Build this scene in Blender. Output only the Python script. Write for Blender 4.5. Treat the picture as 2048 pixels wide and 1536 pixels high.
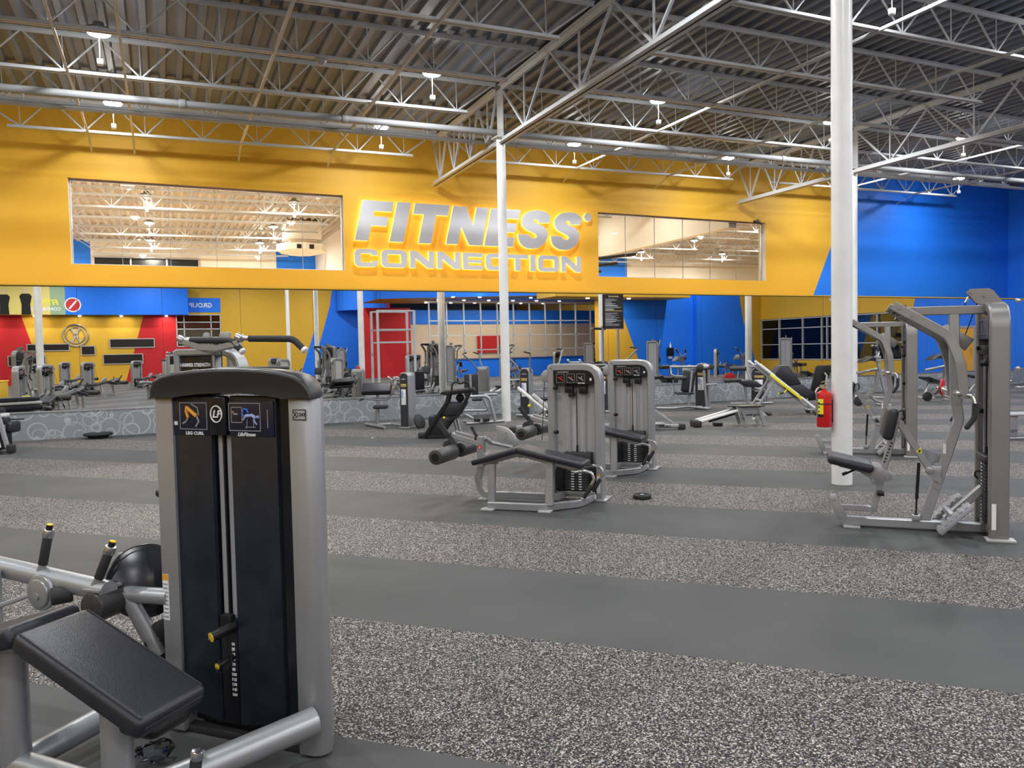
import bpy, bmesh, math, random
from mathutils import Vector, Matrix
sc = bpy.context.scene
for o in list(bpy.data.objects): bpy.data.objects.remove(o)
R = math.radians
# ---------------------------------------------------------------- camera
EYE = 1.55
cam_d = bpy.data.cameras.new('camera'); cam = bpy.data.objects.new('camera', cam_d)
sc.collection.objects.link(cam)
cam_d.sensor_fit = 'HORIZONTAL'; cam_d.sensor_width = 36.0
cam_d.lens = 36.0 * 1538.0 / 2048.0
cam_d.clip_start = 0.05; cam_d.clip_end = 300
def aim(yaw, pitch, roll):
    cy, sy, cp, sp = math.cos(yaw), math.sin(yaw), math.cos(pitch), math.sin(pitch)
    f = Vector((sy*cp, cy*cp, -sp)); r = Vector((cy, -sy, 0)); u = r.cross(f)
    c, s = math.cos(roll), math.sin(roll)
    r2 = c*r + s*u; u2 = -s*r + c*u
    m = Matrix((r2, u2, -f)).transposed().to_4x4()
    m.translation = (0, 0, EYE)
    return m
cam.matrix_world = aim(R(24.36), R(2.536), R(-1.153))
sc.camera = cam
# ---------------------------------------------------------------- world, exposure
w = bpy.data.worlds.new('night'); sc.world = w; w.use_nodes = True
w.node_tree.nodes['Background'].inputs[0].default_value = (0.02, 0.03, 0.05, 1)
w.node_tree.nodes['Background'].inputs[1].default_value = 0.25
vs = sc.view_settings
sc.display_settings.display_device = 'sRGB'
vs.view_transform = 'Standard'; vs.look = 'None'; vs.exposure = 0.0; vs.gamma = 1.0; vs.use_curve_mapping = False
cy_ = sc.cycles
cy_.use_denoising = True
cy_.max_bounces = 7; cy_.diffuse_bounces = 4; cy_.glossy_bounces = 4; cy_.transmission_bounces = 4; cy_.transparent_max_bounces = 8
cy_.caustics_reflective = False; cy_.caustics_refractive = False
cy_.sample_clamp_indirect = 6.0
HB_POWER = 124.0          # one high-bay lamp, watts
HB_UP = 14.0              # the part of it that leaves sideways and upwards
COURT_POWER = 420.0
# ---------------------------------------------------------------- helpers
COL = sc.collection
def link(o): COL.objects.link(o); return o
def tag(o, label=None, cat=None, group=None, kind=None):
    if label: o['label'] = label
    if cat: o['category'] = cat
    if group: o['group'] = group
    if kind: o['kind'] = kind
    return o
def thing(name, label, cat, loc=(0, 0, 0), rz=0.0, group=None):
    o = bpy.data.objects.new(name, None); o.empty_display_size = 0.1
    o.location = loc; o.rotation_euler = (0, 0, R(rz)); link(o)
    return tag(o, label, cat, group)
def fillet(pts, r, n=5):
    if r <= 0 or len(pts) < 3: return [Vector(p) for p in pts]
    P = [Vector(p) for p in pts]; out = [P[0]]
    for i in range(1, len(P)-1):
        a, b, c = P[i-1], P[i], P[i+1]
        d1 = (a-b); d2 = (c-b); l1, l2 = d1.length, d2.length
        d1.normalize(); d2.normalize()
        ang = d1.angle(d2)
        if ang > math.pi-0.03: out.append(b); continue
        t = min(r/math.tan(ang/2), l1*.49, l2*.49)
        p, q = b+d1*t, b+d2*t
        for k in range(n+1):
            s = k/n
            out.append((p*(1-s)+b*s)*(1-s) + (b*(1-s)+q*s)*s)
    out.append(P[-1]); return out
class MB:
    def __init__(s): s.bm = bmesh.new()
    def _face(s, vs, mi=0):
        try:
            f = s.bm.faces.new(vs); f.material_index = mi; return f
        except ValueError: return None
    def poly(s, pts, mi=0): return s._face([s.bm.verts.new(Vector(p)) for p in pts], mi)
    def merge(s, b2, M=None, mi=None):
        if M is not None: b2.transform(M)
        mp = {}
        for v in b2.verts: mp[v] = s.bm.verts.new(v.co)
        for f in b2.faces: s._face([mp[v] for v in f.verts], f.material_index if mi is None else mi)
        b2.free(); return s
    def box(s, lo, hi, bev=0.0, seg=2, M=None, mi=0):
        b = bmesh.new(); bmesh.ops.create_cube(b, size=1.0)
        sz = [hi[i]-lo[i] for i in range(3)]; ce = [(hi[i]+lo[i])/2 for i in range(3)]
        for v in b.verts: v.co = Vector([v.co[i]*sz[i]+ce[i] for i in range(3)])
        if bev > 0:
            bmesh.ops.bevel(b, geom=list(b.edges), offset=min(bev, min(sz)*.49), segments=seg, affect='EDGES', profile=.5)
        return s.merge(b, M, mi)
    def sweep(s, pts, prof, up=(0, 0, 1), caps=True, mi=0, closed=False):
        P = [Vector(p) for p in pts]; n = len(P); up = Vector(up); rings = []; prev = None
        for i in range(n):
            if closed: d = (P[(i+1) % n]-P[i-1])
            elif i == 0: d = P[1]-P[0]
            elif i == n-1: d = P[-1]-P[-2]
            else: d = (P[i+1]-P[i]).normalized()+(P[i]-P[i-1]).normalized()
            d.normalize()
            x = d.cross(up) if prev is None else prev - d*prev.dot(d)
            if x.length < 1e-4: x = d.cross(Vector((1, 0, 0)) if abs(d.x) < .9 else Vector((0, 1, 0)))
            x.normalize(); y = x.cross(d); prev = x
            k = 1.0
            if not closed and 0 < i < n-1:
                c = (P[i+1]-P[i]).normalized().dot((P[i]-P[i-1]).normalized()); k = 1/math.sqrt(max(.3, (1+c)/2))
            rings.append([s.bm.verts.new(P[i]+x*a+y*b) for a, b in prof]); 
        m = len(prof)
        R_ = range(n) if closed else range(n-1)
        for i in R_:
            A, B = rings[i], rings[(i+1) % n]
            for j in range(m): s._face([A[j], A[(j+1) % m], B[(j+1) % m], B[j]], mi)
        if caps and not closed: s._face(rings[0][::-1], mi); s._face(rings[-1], mi)
        return s
    def tube(s, pts, r, n=12, fil=0.0, caps=True, closed=False, mi=0, fn=5):
        prof = [(r*math.cos(2*math.pi*k/n), r*math.sin(2*math.pi*k/n)) for k in range(n)]
        return s.sweep(fillet(pts, fil, fn) if fil else pts, prof, caps=caps, closed=closed, mi=mi)
    def bar(s, pts, w, h, fil=0.0, up=(0, 0, 1), c=0.006, mi=0, fn=5):
        a, b = w/2, h/2; c = min(c, a*.5, b*.5)
        prof = [(a-c, -b), (a, -b+c), (a, b-c), (a-c, b), (-a+c, b), (-a, b-c), (-a, -b+c), (-a+c, -b)]
        return s.sweep(fillet(pts, fil, fn) if fil else pts, prof, up=up, mi=mi)
    def cyl(s, p0, p1, r, r1=None, n=20, bev=0.0, mi=0):
        p0, p1 = Vector(p0), Vector(p1); r1 = r if r1 is None else r1
        L = (p1-p0).length; pr = [(0, r), (L, r1)]
        if bev > 0: pr = [(0, r-bev), (bev*.35, r-bev*.3), (bev, r), (L-bev, r1), (L-bev*.35, r1-bev*.3), (L, r1-bev)]
        return s.lathe(p0, (p1-p0), pr, n, mi)
    def lathe(s, p0, axis, prof, n=20, mi=0, caps=True):
        d = Vector(axis).normalized(); p0 = Vector(p0)
        x = d.cross(Vector((0, 0, 1)))
        if x.length < 1e-3: x = d.cross(Vector((0, 1, 0)))
        x.normalize(); y = d.cross(x); rings = []
        for t, r in prof: rings.append([s.bm.verts.new(p0+d*t+(x*math.cos(2*math.pi*k/n)+y*math.sin(2*math.pi*k/n))*max(r, 1e-4)) for k in range(n)])
        for A, B in zip(rings, rings[1:]):
            for j in range(n): s._face([A[j], A[(j+1) % n], B[(j+1) % n], B[j]], mi)
        if caps: s._face(rings[0][::-1], mi); s._face(rings[-1], mi)
        return s
    def prism(s, poly, ax, lo, hi, mi=0, bev=0.0, M=None):
        """outline poly of 2D points pushed along axis ax ('x': points are y,z; 'y': x,z; 'z': x,y)"""
        def P(a, b, t): return {'x': (t, a, b), 'y': (a, t, b), 'z': (a, b, t)}[ax]
        b = bmesh.new()
        A = [b.verts.new(P(u, v, lo)) for u, v in poly]; B = [b.verts.new(P(u, v, hi)) for u, v in poly]; n = len(poly)
        fa = b.faces.new(A); fb = b.faces.new(B[::-1])
        for i in range(n): b.faces.new([A[i], B[i], B[(i+1) % n], A[(i+1) % n]])
        bmesh.ops.recalc_face_normals(b, faces=b.faces[:])
        if bev > 0:
            es = [e for e in b.edges if fa in e.link_faces or fb in e.link_faces]
            bmesh.ops.bevel(b, geom=es, offset=bev, segments=2, affect='EDGES', profile=.5)
        return s.merge(b, M, mi)
    def sphere(s, c, r, n=14, mi=0, sc3=(1, 1, 1)):
        b = bmesh.new(); bmesh.ops.create_uvsphere(b, u_segments=n, v_segments=max(6, n//2), radius=r)
        for v in b.verts: v.co = Vector((v.co.x*sc3[0]+c[0], v.co.y*sc3[1]+c[1], v.co.z*sc3[2]+c[2]))
        return s.merge(b, None, mi)
    def text(s, t, size, M, depth=0.001, mi=0, bold=0.0, shear=0.0, sx=1.0, align='CENTER'):
        cu = bpy.data.curves.new('txt', 'FONT'); cu.body = t; cu.size = size; cu.extrude = depth; cu.offset = bold
        cu.shear = shear; cu.align_x = align; cu.align_y = 'CENTER'; cu.resolution_u = 2
        o = bpy.data.objects.new('txt', cu); COL.objects.link(o)
        dg = bpy.context.evaluated_depsgraph_get(); me = bpy.data.meshes.new_from_object(o.evaluated_get(dg))
        b = bmesh.new(); b.from_mesh(me); bpy.data.objects.remove(o); bpy.data.curves.remove(cu); bpy.data.meshes.remove(me)
        return s.merge(b, M @ Matrix.Diagonal((sx, 1, 1, 1)), mi)
    def build(s, name, mats, parent=None, label=None, smooth=38, recalc=True):
        if recalc: bmesh.ops.recalc_face_normals(s.bm, faces=s.bm.faces[:])
        me = bpy.data.meshes.new(name); s.bm.to_mesh(me); s.bm.free()
        for m in (mats if isinstance(mats, (list, tuple)) else [mats]): me.materials.append(m)
        if smooth:
            me.shade_smooth(); me.set_sharp_from_angle(angle=R(smooth))
        o = bpy.data.objects.new(name, me); link(o)
        if parent is not None: o.parent = parent
        if label: o['label'] = label
        return o
def copy_tree(o, parent=None):
    c = o.copy(); COL.objects.link(c)
    if parent is not None: c.parent = parent
    for ch in o.children: copy_tree(ch, c)
    return c
def again(root, loc, rz, label, group=None):
    c = copy_tree(root); c.location = loc; c.rotation_euler = (0, 0, R(rz)); c['label'] = label
    if group: c['group'] = group
    return c
def face_M(o, xdir, ydir):
    """matrix that lays text (its x, y) onto directions xdir, ydir at o"""
    x = Vector(xdir).normalized(); y = Vector(ydir).normalized(); z = x.cross(y)
    m = Matrix((x, y, z)).transposed().to_4x4(); m.translation = Vector(o); return m
# ---------------------------------------------------------------- materials
def mat(name, col, rough=.5, metal=0.0, spec=.5, emit=None, es=0.0, alpha=None):
    m = bpy.data.materials.new(name); m.use_nodes = True; b = m.node_tree.nodes['Principled BSDF']
    b.inputs['Base Color'].default_value = (*col, 1); b.inputs['Roughness'].default_value = rough
    b.inputs['Metallic'].default_value = metal; b.inputs['Specular IOR Level'].default_value = spec
    if emit: b.inputs['Emission Color'].default_value = (*emit, 1); b.inputs['Emission Strength'].default_value = es
    return m
def nodes(m): return m.node_tree.nodes, m.node_tree.links, m.node_tree.nodes['Principled BSDF']
def noisy(m, scale, lo, hi, bump=0.0, detail=3.0):
    """soft procedural variation of the base colour between lo and hi"""
    N, Lk, b = nodes(m); tc = N.new('ShaderNodeTexCoord'); n = N.new('ShaderNodeTexNoise'); n.inputs['Scale'].default_value = scale
    n.inputs['Detail'].default_value = detail; Lk.new(tc.outputs['Object'], n.inputs['Vector'])
    r = N.new('ShaderNodeValToRGB'); r.color_ramp.elements[0].position = .35; r.color_ramp.elements[1].position = .68
    r.color_ramp.elements[0].color = (*lo, 1); r.color_ramp.elements[1].color = (*hi, 1)
    Lk.new(n.outputs[0], r.inputs[0]); Lk.new(r.outputs[0], b.inputs['Base Color'])
    if bump:
        bp = N.new('ShaderNodeBump'); bp.inputs['Strength'].default_value = bump; bp.inputs['Distance'].default_value = .004
        Lk.new(n.outputs[0], bp.inputs['Height']); Lk.new(bp.outputs[0], b.inputs['Normal'])
    return m
YELLOW = mat('yellow_paint', (.66, .385, .034), .55, spec=.3)
BLUE = mat('blue_paint', (.016, .19, .88), .5, spec=.3)
RED = mat('red_paint', (.50, .016, .022), .5, spec=.3)
WHITEWALL = mat('white_wall_paint', (.78, .75, .68), .6, spec=.3)
WPAINT = mat('white_steel_paint', (.50, .515, .53), .5, spec=.4)
DECKC = noisy(mat('court_deck_paint', (.5, .46, .38), .5), .6, (.42, .38, .30), (.52, .48, .40))
PIPEP = mat('shaded_pipe_paint', (.30, .31, .32), .5)  # white of the pipes darkened to grey, their shade put into the colour
DECK = noisy(mat('galvanised_deck', (.3, .3, .3), .5, spec=.4), .6, (.115, .138, .18), (.165, .192, .245))
COLUMN = noisy(mat('column_paint', (.8, .8, .79), .35, spec=.5), 3.0, (.76, .76, .75), (.84, .84, .83))
SILVER = noisy(mat('silver_powder_coat', (.36, .365, .38), .38, metal=.55), 5, (.35, .357, .368), (.37, .377, .388))
STEELGREY = noisy(mat('warm_grey_powder_coat', (.27, .265, .26), .36, metal=.5), 5, (.255, .25, .245), (.275, .27, .265))
LIGHTGREY = mat('light_grey_panel', (.46, .455, .45), .5, metal=.15)
CHROME = mat('chrome', (.75, .75, .76), .16, metal=1.0)
SIGNFACE = mat('sign_face_steel', (.50, .51, .53), .42, metal=.75)
ALU = mat('brushed_aluminium', (.62, .63, .65), .3, metal=1.0)
WHITERAIL = mat('white_enamel_rail', (.82, .82, .80), .3)
VINYL = noisy(mat('black_vinyl', (.016, .016, .02), .38, spec=.5), 250, (.010, .011, .016), (.020, .021, .028), bump=.25)
BLACK = mat('black_plastic', (.008, .008, .009), .45, spec=.35)
CHARCOAL = mat('charcoal_cover', (.030, .032, .038), .35)
BLACKG = mat('black_gloss_plate', (.008, .009, .012), .22)
RUBBER = mat('black_rubber', (.02, .02, .021), .7)
FOAM = noisy(mat('dark_foam_roller', (.03, .03, .032), .42), 90, (.030, .029, .028), (.048, .046, .043))
CAPM = noisy(mat('graphite_shroud', (.026, .026, .027), .36), 300, (.023, .023, .024), (.031, .031, .032), bump=.15)
SMOKE = noisy(mat('smoked_navy_panel', (.012, .016, .026), .3), 14, (.010, .014, .022), (.015, .020, .030))
NAVY = mat('navy_placard', (.010, .012, .028), .3)
GOLD = mat('gold_label', (.55, .40, .13), .4, metal=.3)
YEL = mat('yellow_plastic', (.85, .55, .01), .4)
LEMON = mat('lemon_label', (.85, .75, .02), .45)
ORANGE = mat('orange_print', (.80, .36, .03), .5)
REDP = mat('red_plastic', (.55, .012, .012), .35)
EXTRED = mat('extinguisher_red', (.60, .012, .010), .28)
WHITE = mat('white_print', (.82, .82, .82), .5)
PALEBLUE = mat('pale_blue_print', (.35, .42, .75), .5)
BLUEP = mat('blue_print', (.05, .16, .6), .5)
GREYP = mat('grey_print', (.30, .30, .32), .5)
STACK = mat('black_weight_plates', (.03, .03, .031), .5)
BEIGE = mat('beige_wall', (.70, .56, .42), .6)
DOORY = mat('amber_door', (.72, .34, .03), .45)
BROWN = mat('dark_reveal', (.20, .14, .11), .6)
GREENP = mat('green_print', (.05, .25, .06), .6)
LENS = mat('lamp_lens', (.9, .9, .9), .4, emit=(1.0, .96, .88), es=30.0)
DOWN = mat('downlight_lens', (.9, .9, .9), .4, emit=(1.0, .93, .8), es=12.0)
MIRROR = mat('mirror_silver', (.90, .91, .90), .0, metal=1.0)
def glass_mat(name, tint, refl):
    m = bpy.data.materials.new(name); m.use_nodes = True; N = m.node_tree.nodes; Lk = m.node_tree.links
    for n in list(N):
        if n.type == 'BSDF_PRINCIPLED': N.remove(n)
    out = [n for n in N if n.type == 'OUTPUT_MATERIAL'][0]
    t = N.new('ShaderNodeBsdfTransparent'); t.inputs[0].default_value = (*tint, 1)
    g = N.new('ShaderNodeBsdfGlossy'); g.inputs['Roughness'].default_value = 0.0
    f = N.new('ShaderNodeFresnel'); f.inputs[0].default_value = refl
    mx = N.new('ShaderNodeMixShader'); Lk.new(f.outputs[0], mx.inputs[0]); Lk.new(t.outputs[0], mx.inputs[1]); Lk.new(g.outputs[0], mx.inputs[2])
    Lk.new(mx.outputs[0], out.inputs[0]); return m
GLASS = glass_mat('clear_glass', (.96, .97, .96), 1.25)
NIGHTGLASS = glass_mat('window_glass', (.8, .85, .85), 1.5)
CLEARP = glass_mat('clear_plastic', (.85, .86, .88), 1.6)
def floor_mat():
    m = mat('striped_rubber_floor', (.1, .1, .1), .5, spec=.35); N, Lk, b = nodes(m)
    tc = N.new('ShaderNodeTexCoord'); 
    def math_(op, a, bb=None):
        n = N.new('ShaderNodeMath'); n.operation = op
        for i, v in enumerate((a, bb)):
            if v is None: continue
            if isinstance(v, (int, float)): n.inputs[i].default_value = v
            else: Lk.new(v, n.inputs[i])
        return n.outputs[0]
    dot = N.new('ShaderNodeVectorMath'); dot.operation = 'DOT_PRODUCT'; dot.inputs[1].default_value = (.6948, .7192, 0)
    Lk.new(tc.outputs['Object'], dot.inputs[0])
    ph = math_('MODULO', math_('ADD', dot.outputs['Value'], 97.68-2.632), 2.442)   # rubber rolls 1.22 m wide, laid on the diagonal
    band = math_('LESS_THAN', ph, 1.221)
    vo = N.new('ShaderNodeTexVoronoi'); vo.inputs['Scale'].default_value = 165; Lk.new(tc.outputs['Object'], vo.inputs['Vector'])
    sep = N.new('ShaderNodeSeparateColor'); Lk.new(vo.outputs['Color'], sep.inputs[0])
    rp = N.new('ShaderNodeValToRGB'); rp.color_ramp.interpolation = 'CONSTANT'; E = rp.color_ramp.elements
    E[0].position = 0; E[0].color = (.020, .019, .020, 1); E[1].position = .45; E[1].color = (.085, .077, .076, 1)
    for p, c in ((.64, (.24, .22, .20)), (.80, (.50, .46, .41)), (.91, (.16, .115, .108)), (.955, (.12, .125, .17))):
        e = E.new(p); e.color = (*c, 1)
    Lk.new(sep.outputs[0], rp.inputs[0])
    v2 = N.new('ShaderNodeTexNoise'); v2.inputs['Scale'].default_value = 1.3; v2.inputs['Detail'].default_value = 5; Lk.new(tc.outputs['Object'], v2.inputs['Vector'])
    r2 = N.new('ShaderNodeValToRGB'); r2.color_ramp.elements[0].position = .3; r2.color_ramp.elements[1].position = .75
    r2.color_ramp.elements[0].color = (.072, .073, .074, 1); r2.color_ramp.elements[1].color = (.092, .092, .092, 1)
    Lk.new(v2.outputs[0], r2.inputs[0])
    mx = N.new('ShaderNodeMix'); mx.data_type = 'RGBA'; Lk.new(band, mx.inputs['Factor']); Lk.new(r2.outputs[0], mx.inputs['A']); Lk.new(rp.outputs[0], mx.inputs['B'])
    Lk.new(mx.outputs['Result'], b.inputs['Base Color'])
    nb = N.new('ShaderNodeTexNoise'); nb.inputs['Scale'].default_value = 400; Lk.new(tc.outputs['Object'], nb.inputs['Vector'])
    bp = N.new('ShaderNodeBump'); bp.inputs['Strength'].default_value = .12; bp.inputs['Distance'].default_value = .002
    Lk.new(nb.outputs[0], bp.inputs['Height']); Lk.new(bp.outputs[0], b.inputs['Normal'])
    b.inputs['Roughness'].default_value = .6; b.inputs['Specular IOR Level'].default_value = .10
    return m
FLOOR = floor_mat()
def swirl_mat():
    m = mat('swirl_laminate', (.3, .32, .33), .4); N, Lk, b = nodes(m); tc = N.new('ShaderNodeTexCoord')
    acc = None
    for k, (scl, rad) in enumerate(((1.7, .30), (2.1, .26), (2.6, .30), (1.45, .36), (1.9, .40), (2.3, .34), (1.6, .22))):
        mp = N.new('ShaderNodeMapping'); mp.inputs['Location'].default_value = (k*3.7, k*1.3, k*5.1); mp.inputs['Scale'].default_value = (scl, 1e-3, scl)
        Lk.new(tc.outputs['Object'], mp.inputs[0])
        v = N.new('ShaderNodeTexVoronoi'); v.inputs['Scale'].default_value = 1.0; v.inputs['Randomness'].default_value = .8; Lk.new(mp.outputs[0], v.inputs['Vector'])
        s1 = N.new('ShaderNodeMath'); s1.operation = 'SUBTRACT'; s1.inputs[1].default_value = rad; Lk.new(v.outputs['Distance'], s1.inputs[0])
        s2 = N.new('ShaderNodeMath'); s2.operation = 'ABSOLUTE'; Lk.new(s1.outputs[0], s2.inputs[0])
        s3 = N.new('ShaderNodeMath'); s3.operation = 'LESS_THAN'; s3.inputs[1].default_value = .017; Lk.new(s2.outputs[0], s3.inputs[0])
        if acc is None: acc = s3.outputs[0]
        else:
            mm = N.new('ShaderNodeMath'); mm.operation = 'MAXIMUM'; Lk.new(acc, mm.inputs[0]); Lk.new(s3.outputs[0], mm.inputs[1]); acc = mm.outputs[0]
    n = N.new('ShaderNodeTexNoise'); n.inputs['Scale'].default_value = 2.2; Lk.new(tc.outputs['Object'], n.inputs['Vector'])
    ms = N.new('ShaderNodeMath'); ms.operation = 'MULTIPLY'; Lk.new(acc, ms.inputs[0]); Lk.new(n.outputs[0], ms.inputs[1])
    mx = N.new('ShaderNodeMix'); mx.data_type = 'RGBA'; mx.inputs['A'].default_value = (.25, .27, .285, 1); mx.inputs['B'].default_value = (.55, .58, .61, 1)
    Lk.new(ms.outputs[0], mx.inputs['Factor']); Lk.new(mx.outputs['Result'], b.inputs['Base Color']); return m
SWIRL = swirl_mat()
def mesh_screen_mat():
    m = mat('yellow_perforated_metal', (.7, .45, .02), .4, metal=.2); N, Lk, b = nodes(m); tc = N.new('ShaderNodeTexCoord')
    v = N.new('ShaderNodeTexVoronoi'); v.inputs['Scale'].default_value = 45; v.inputs['Randomness'].default_value = 0; Lk.new(tc.outputs['Object'], v.inputs['Vector'])
    r = N.new('ShaderNodeValToRGB'); r.color_ramp.elements[0].position = .3; r.color_ramp.elements[1].position = .36
    r.color_ramp.elements[0].color = (.12, .07, .005, 1); r.color_ramp.elements[1].color = (.75, .47, .015, 1)
    Lk.new(v.outputs['Distance'], r.inputs[0]); Lk.new(r.outputs[0], b.inputs['Base Color']); return m
SCREEN = mesh_screen_mat()
# ================================================================ the building
YM = 17.40          # mirror plane
YK = 17.26          # face of the low wall under the mirrors
YW = 20.0           # tall painted wall, set back above the mirrors
XL, XR = -16.0, 31.0
YB = -20.2
ZD = 7.25
SL = 0.014          # fall of the roof along X
def zroof(x): return ZD + SL*(x-6.79)
def struct(o, kind='structure'): o['kind'] = kind; return o
m = MB(); m.poly([(XL, YB-12, 0), (XR, YB-12, 0), (XR, YK, 0), (XL, YK, 0)]); struct(m.build('floor', FLOOR, smooth=0))
# metal deck: ribs run towards the tall wall
def deck(name, x0, x1, y0, y1, mt=None):
    m = MB(); x = x0; p = .3048; prof = []
    while x < x1:
        for dx, dz in ((0, 0), (.095, 0), (.125, .072), (.275, .072)): prof.append((x+dx, zroof(x+dx)+dz))
        x += p
    vs = [[m.bm.verts.new((a, y, b)) for a, b in prof] for y in (y0, y1)]
    for i in range(len(prof)-1): m._face([vs[0][i], vs[0][i+1], vs[1][i+1], vs[1][i]])
    return struct(m.build(name, mt or DECK, smooth=0))
deck('ceiling', XL, XR, YB-12, YW+.02)
# tall wall with two long openings
W1 = (-1.80, 4.38, 3.69, 5.62); W2 = (11.98, 18.44, 3.69, 5.61)
ZT = 7.75; Z0 = 2.75
def diag(z): return 20.55 + (z-3.2)*.483
m = MB()
def q(x0, x1, z0, z1, mi=0): m.poly([(x0, YW, z0), (x1, YW, z0), (x1, YW, z1), (x0, YW, z1)], mi)
q(XL, W1[0], Z0, ZT); q(W1[0], W1[1], Z0, W1[2]); q(W1[0], W1[1], W1[3], ZT); q(W1[1], W2[0], Z0, ZT)
q(W2[0], W2[1], Z0, W2[2]); q(W2[0], W2[1], W2[3], ZT)
m.poly([(W2[1], YW, Z0), (diag(Z0), YW, Z0), (diag(ZT), YW, ZT), (W2[1], YW, ZT)], 0)
m.poly([(diag(Z0), YW, Z0), (XR, YW, Z0), (XR, YW, ZT), (diag(ZT), YW, ZT)], 1)
for a, b, c, d in (W1, W2):      # reveals
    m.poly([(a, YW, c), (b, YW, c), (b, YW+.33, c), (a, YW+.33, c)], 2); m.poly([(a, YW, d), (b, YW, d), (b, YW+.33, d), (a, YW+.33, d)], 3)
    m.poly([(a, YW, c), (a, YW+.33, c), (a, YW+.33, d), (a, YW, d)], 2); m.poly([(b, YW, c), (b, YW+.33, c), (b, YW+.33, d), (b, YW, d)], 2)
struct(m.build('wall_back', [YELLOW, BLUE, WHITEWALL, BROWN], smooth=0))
for i, (a, b, c, d) in enumerate((W1, W2)):
    m = MB(); n = 6; pw = (b-a)/n
    for k in range(n): m.box((a+k*pw+.006, YW+.19, c+.012), (a+(k+1)*pw-.006, YW+.20, d-.012))
    g = struct(m.build('window_%d' % (i+1), GLASS, smooth=0))
    f = MB()
    f.box((a, YW+.17, c), (b, YW+.22, c+.03)); f.box((a, YW+.17, d-.03), (b, YW+.22, d))
    f.box((a, YW+.17, c+.03), (a+.03, YW+.22, d-.03)); f.box((b-.03, YW+.17, c+.03), (b, YW+.22, d-.03))
    f.build('window_frame', ALU, g, smooth=0)
    sm = MB()
    for k in range(1, n): sm.box((a+k*pw-.006, YW+.185, c+.03), (a+k*pw+.006, YW+.205, d-.03))
    sm.build('glazing_joint', GREYP, g, smooth=0)
# low wall with the swirl laminate, ledge and the lip above the mirrors
m = MB(); m.box((XL, YK, 0), (XR, YM+.25, .515)); struct(m.build('wall_low', SWIRL, smooth=0))
m = MB(); m.box((XL, YK-.012, .515), (XR, YM+.25, .533)); struct(m.build('trim_1', ALU, smooth=0))
m = MB(); m.box((XL, YM+.03, .533), (XR, YM+.25, 2.972)); struct(m.build('wall_mirror_backing', GREYP, smooth=0))
m = MB(); m.box((XL, YK, 2.972), (XR, YW, 3.0)); struct(m.build('trim_2', YELLOW, smooth=0))
# mirrors, one sheet every five feet
PW = 1.5225
k = 0; x = -1.5-PW*9
while x < XR-.2:
    a, b = max(x, XL+.02), min(x+PW, XR-.02)
    mm = MB(); mm.box((a+.0025, YM, .536), (b-.0025, YM+.008, 2.969))
    vis = -3.2 < a < 24
    idx = round((a+1.5)/PW)
    nth = ['first', 'second', 'third', 'fourth', 'fifth', 'sixth', 'seventh', 'eighth', 'ninth', 'tenth', 'eleventh', 'twelfth', 'thirteenth', 'fourteenth', 'fifteenth', 'sixteenth', 'seventeenth', 'eighteenth', 'nineteenth', 'twentieth']
    n_ = idx+2
    if 0 <= n_ < 20: lab = 'frameless wall mirror sheet, %s from the left edge of the photo' % nth[n_]
    elif n_ < 0: lab = 'frameless wall mirror sheet outside the photo, %s beyond its left edge' % nth[-n_-1]
    else: lab = 'frameless wall mirror sheet outside the photo, %s beyond its right edge' % nth[n_-20]
    tag(mm.build('mirror', MIRROR, smooth=0), lab, 'mirror', 'mirror sheets along the wall')
    x += PW
# right wall: blue beside the corner, yellow further on, a run of night windows
m = MB()
WY0, WY1, WZ0, WZ1 = 0.8, 10.3, .75, 2.98
def qr(y0, y1, z0, z1, mi): m.poly([(XR, y0, z0), (XR, y1, z0), (XR, y1, z1), (XR, y0, z1)], mi)
def dg(z): return 10.50 + (z-3.06)*.26
m.poly([(XR, WY1+.02, 0), (XR, YW, 0), (XR, YW, ZT), (XR, dg(ZT), ZT), (XR, dg(WZ1), WZ1), (XR, WY1+.02, WZ1)], 1)
m.poly([(XR, WY0, WZ1), (XR, dg(WZ1), WZ1), (XR, dg(ZT), ZT), (XR, WY0, ZT)], 0)
qr(WY0, WY1+.02, 0, WZ0, 0); qr(YB-12, WY0, 0, ZT, 0)
struct(m.build('wall_right', [YELLOW, BLUE], smooth=0))
g = MB(); g.box((XR+.06, WY0, WZ0), (XR+.07, WY1, WZ1)); g = struct(g.build('window_3', NIGHTGLASS, smooth=0))
f = MB()
ys = [WY0, 2.2, 3.9, 5.2, 5.55, 7.0, 8.6, 10.25]
for y in ys: f.box((XR-.03, y-.03, WZ0), (XR+.08, y+.03, WZ1))
for z in (WZ0, 1.55, 2.42, WZ1-.05): f.box((XR-.03, WY0, z-.025), (XR+.08, WY1, z+.025))
f.build('window_frame', LIGHTGREY, g, smooth=0)
# a door in the blue part
d = MB(); d.box((XR-.06, 12.45, 0), (XR-.02, 13.42, 2.08)); d = struct(d.build('door_1', DOORY, smooth=0))
f = MB(); f.box((XR-.08, 12.35, 0), (XR, 12.45, 2.18)); f.box((XR-.08, 13.42, 0), (XR, 13.52, 2.18)); f.box((XR-.08, 12.45, 2.08), (XR, 13.42, 2.18)); f.build('door_frame', GREYP, d, smooth=0)
f = MB(); f.tube([(XR-.06, 13.3, .95), (XR-.12, 13.3, .95), (XR-.12, 13.3, 1.25), (XR-.06, 13.3, 1.25)], .012, 8); f.build('door_handle', CHROME, d)
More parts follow.
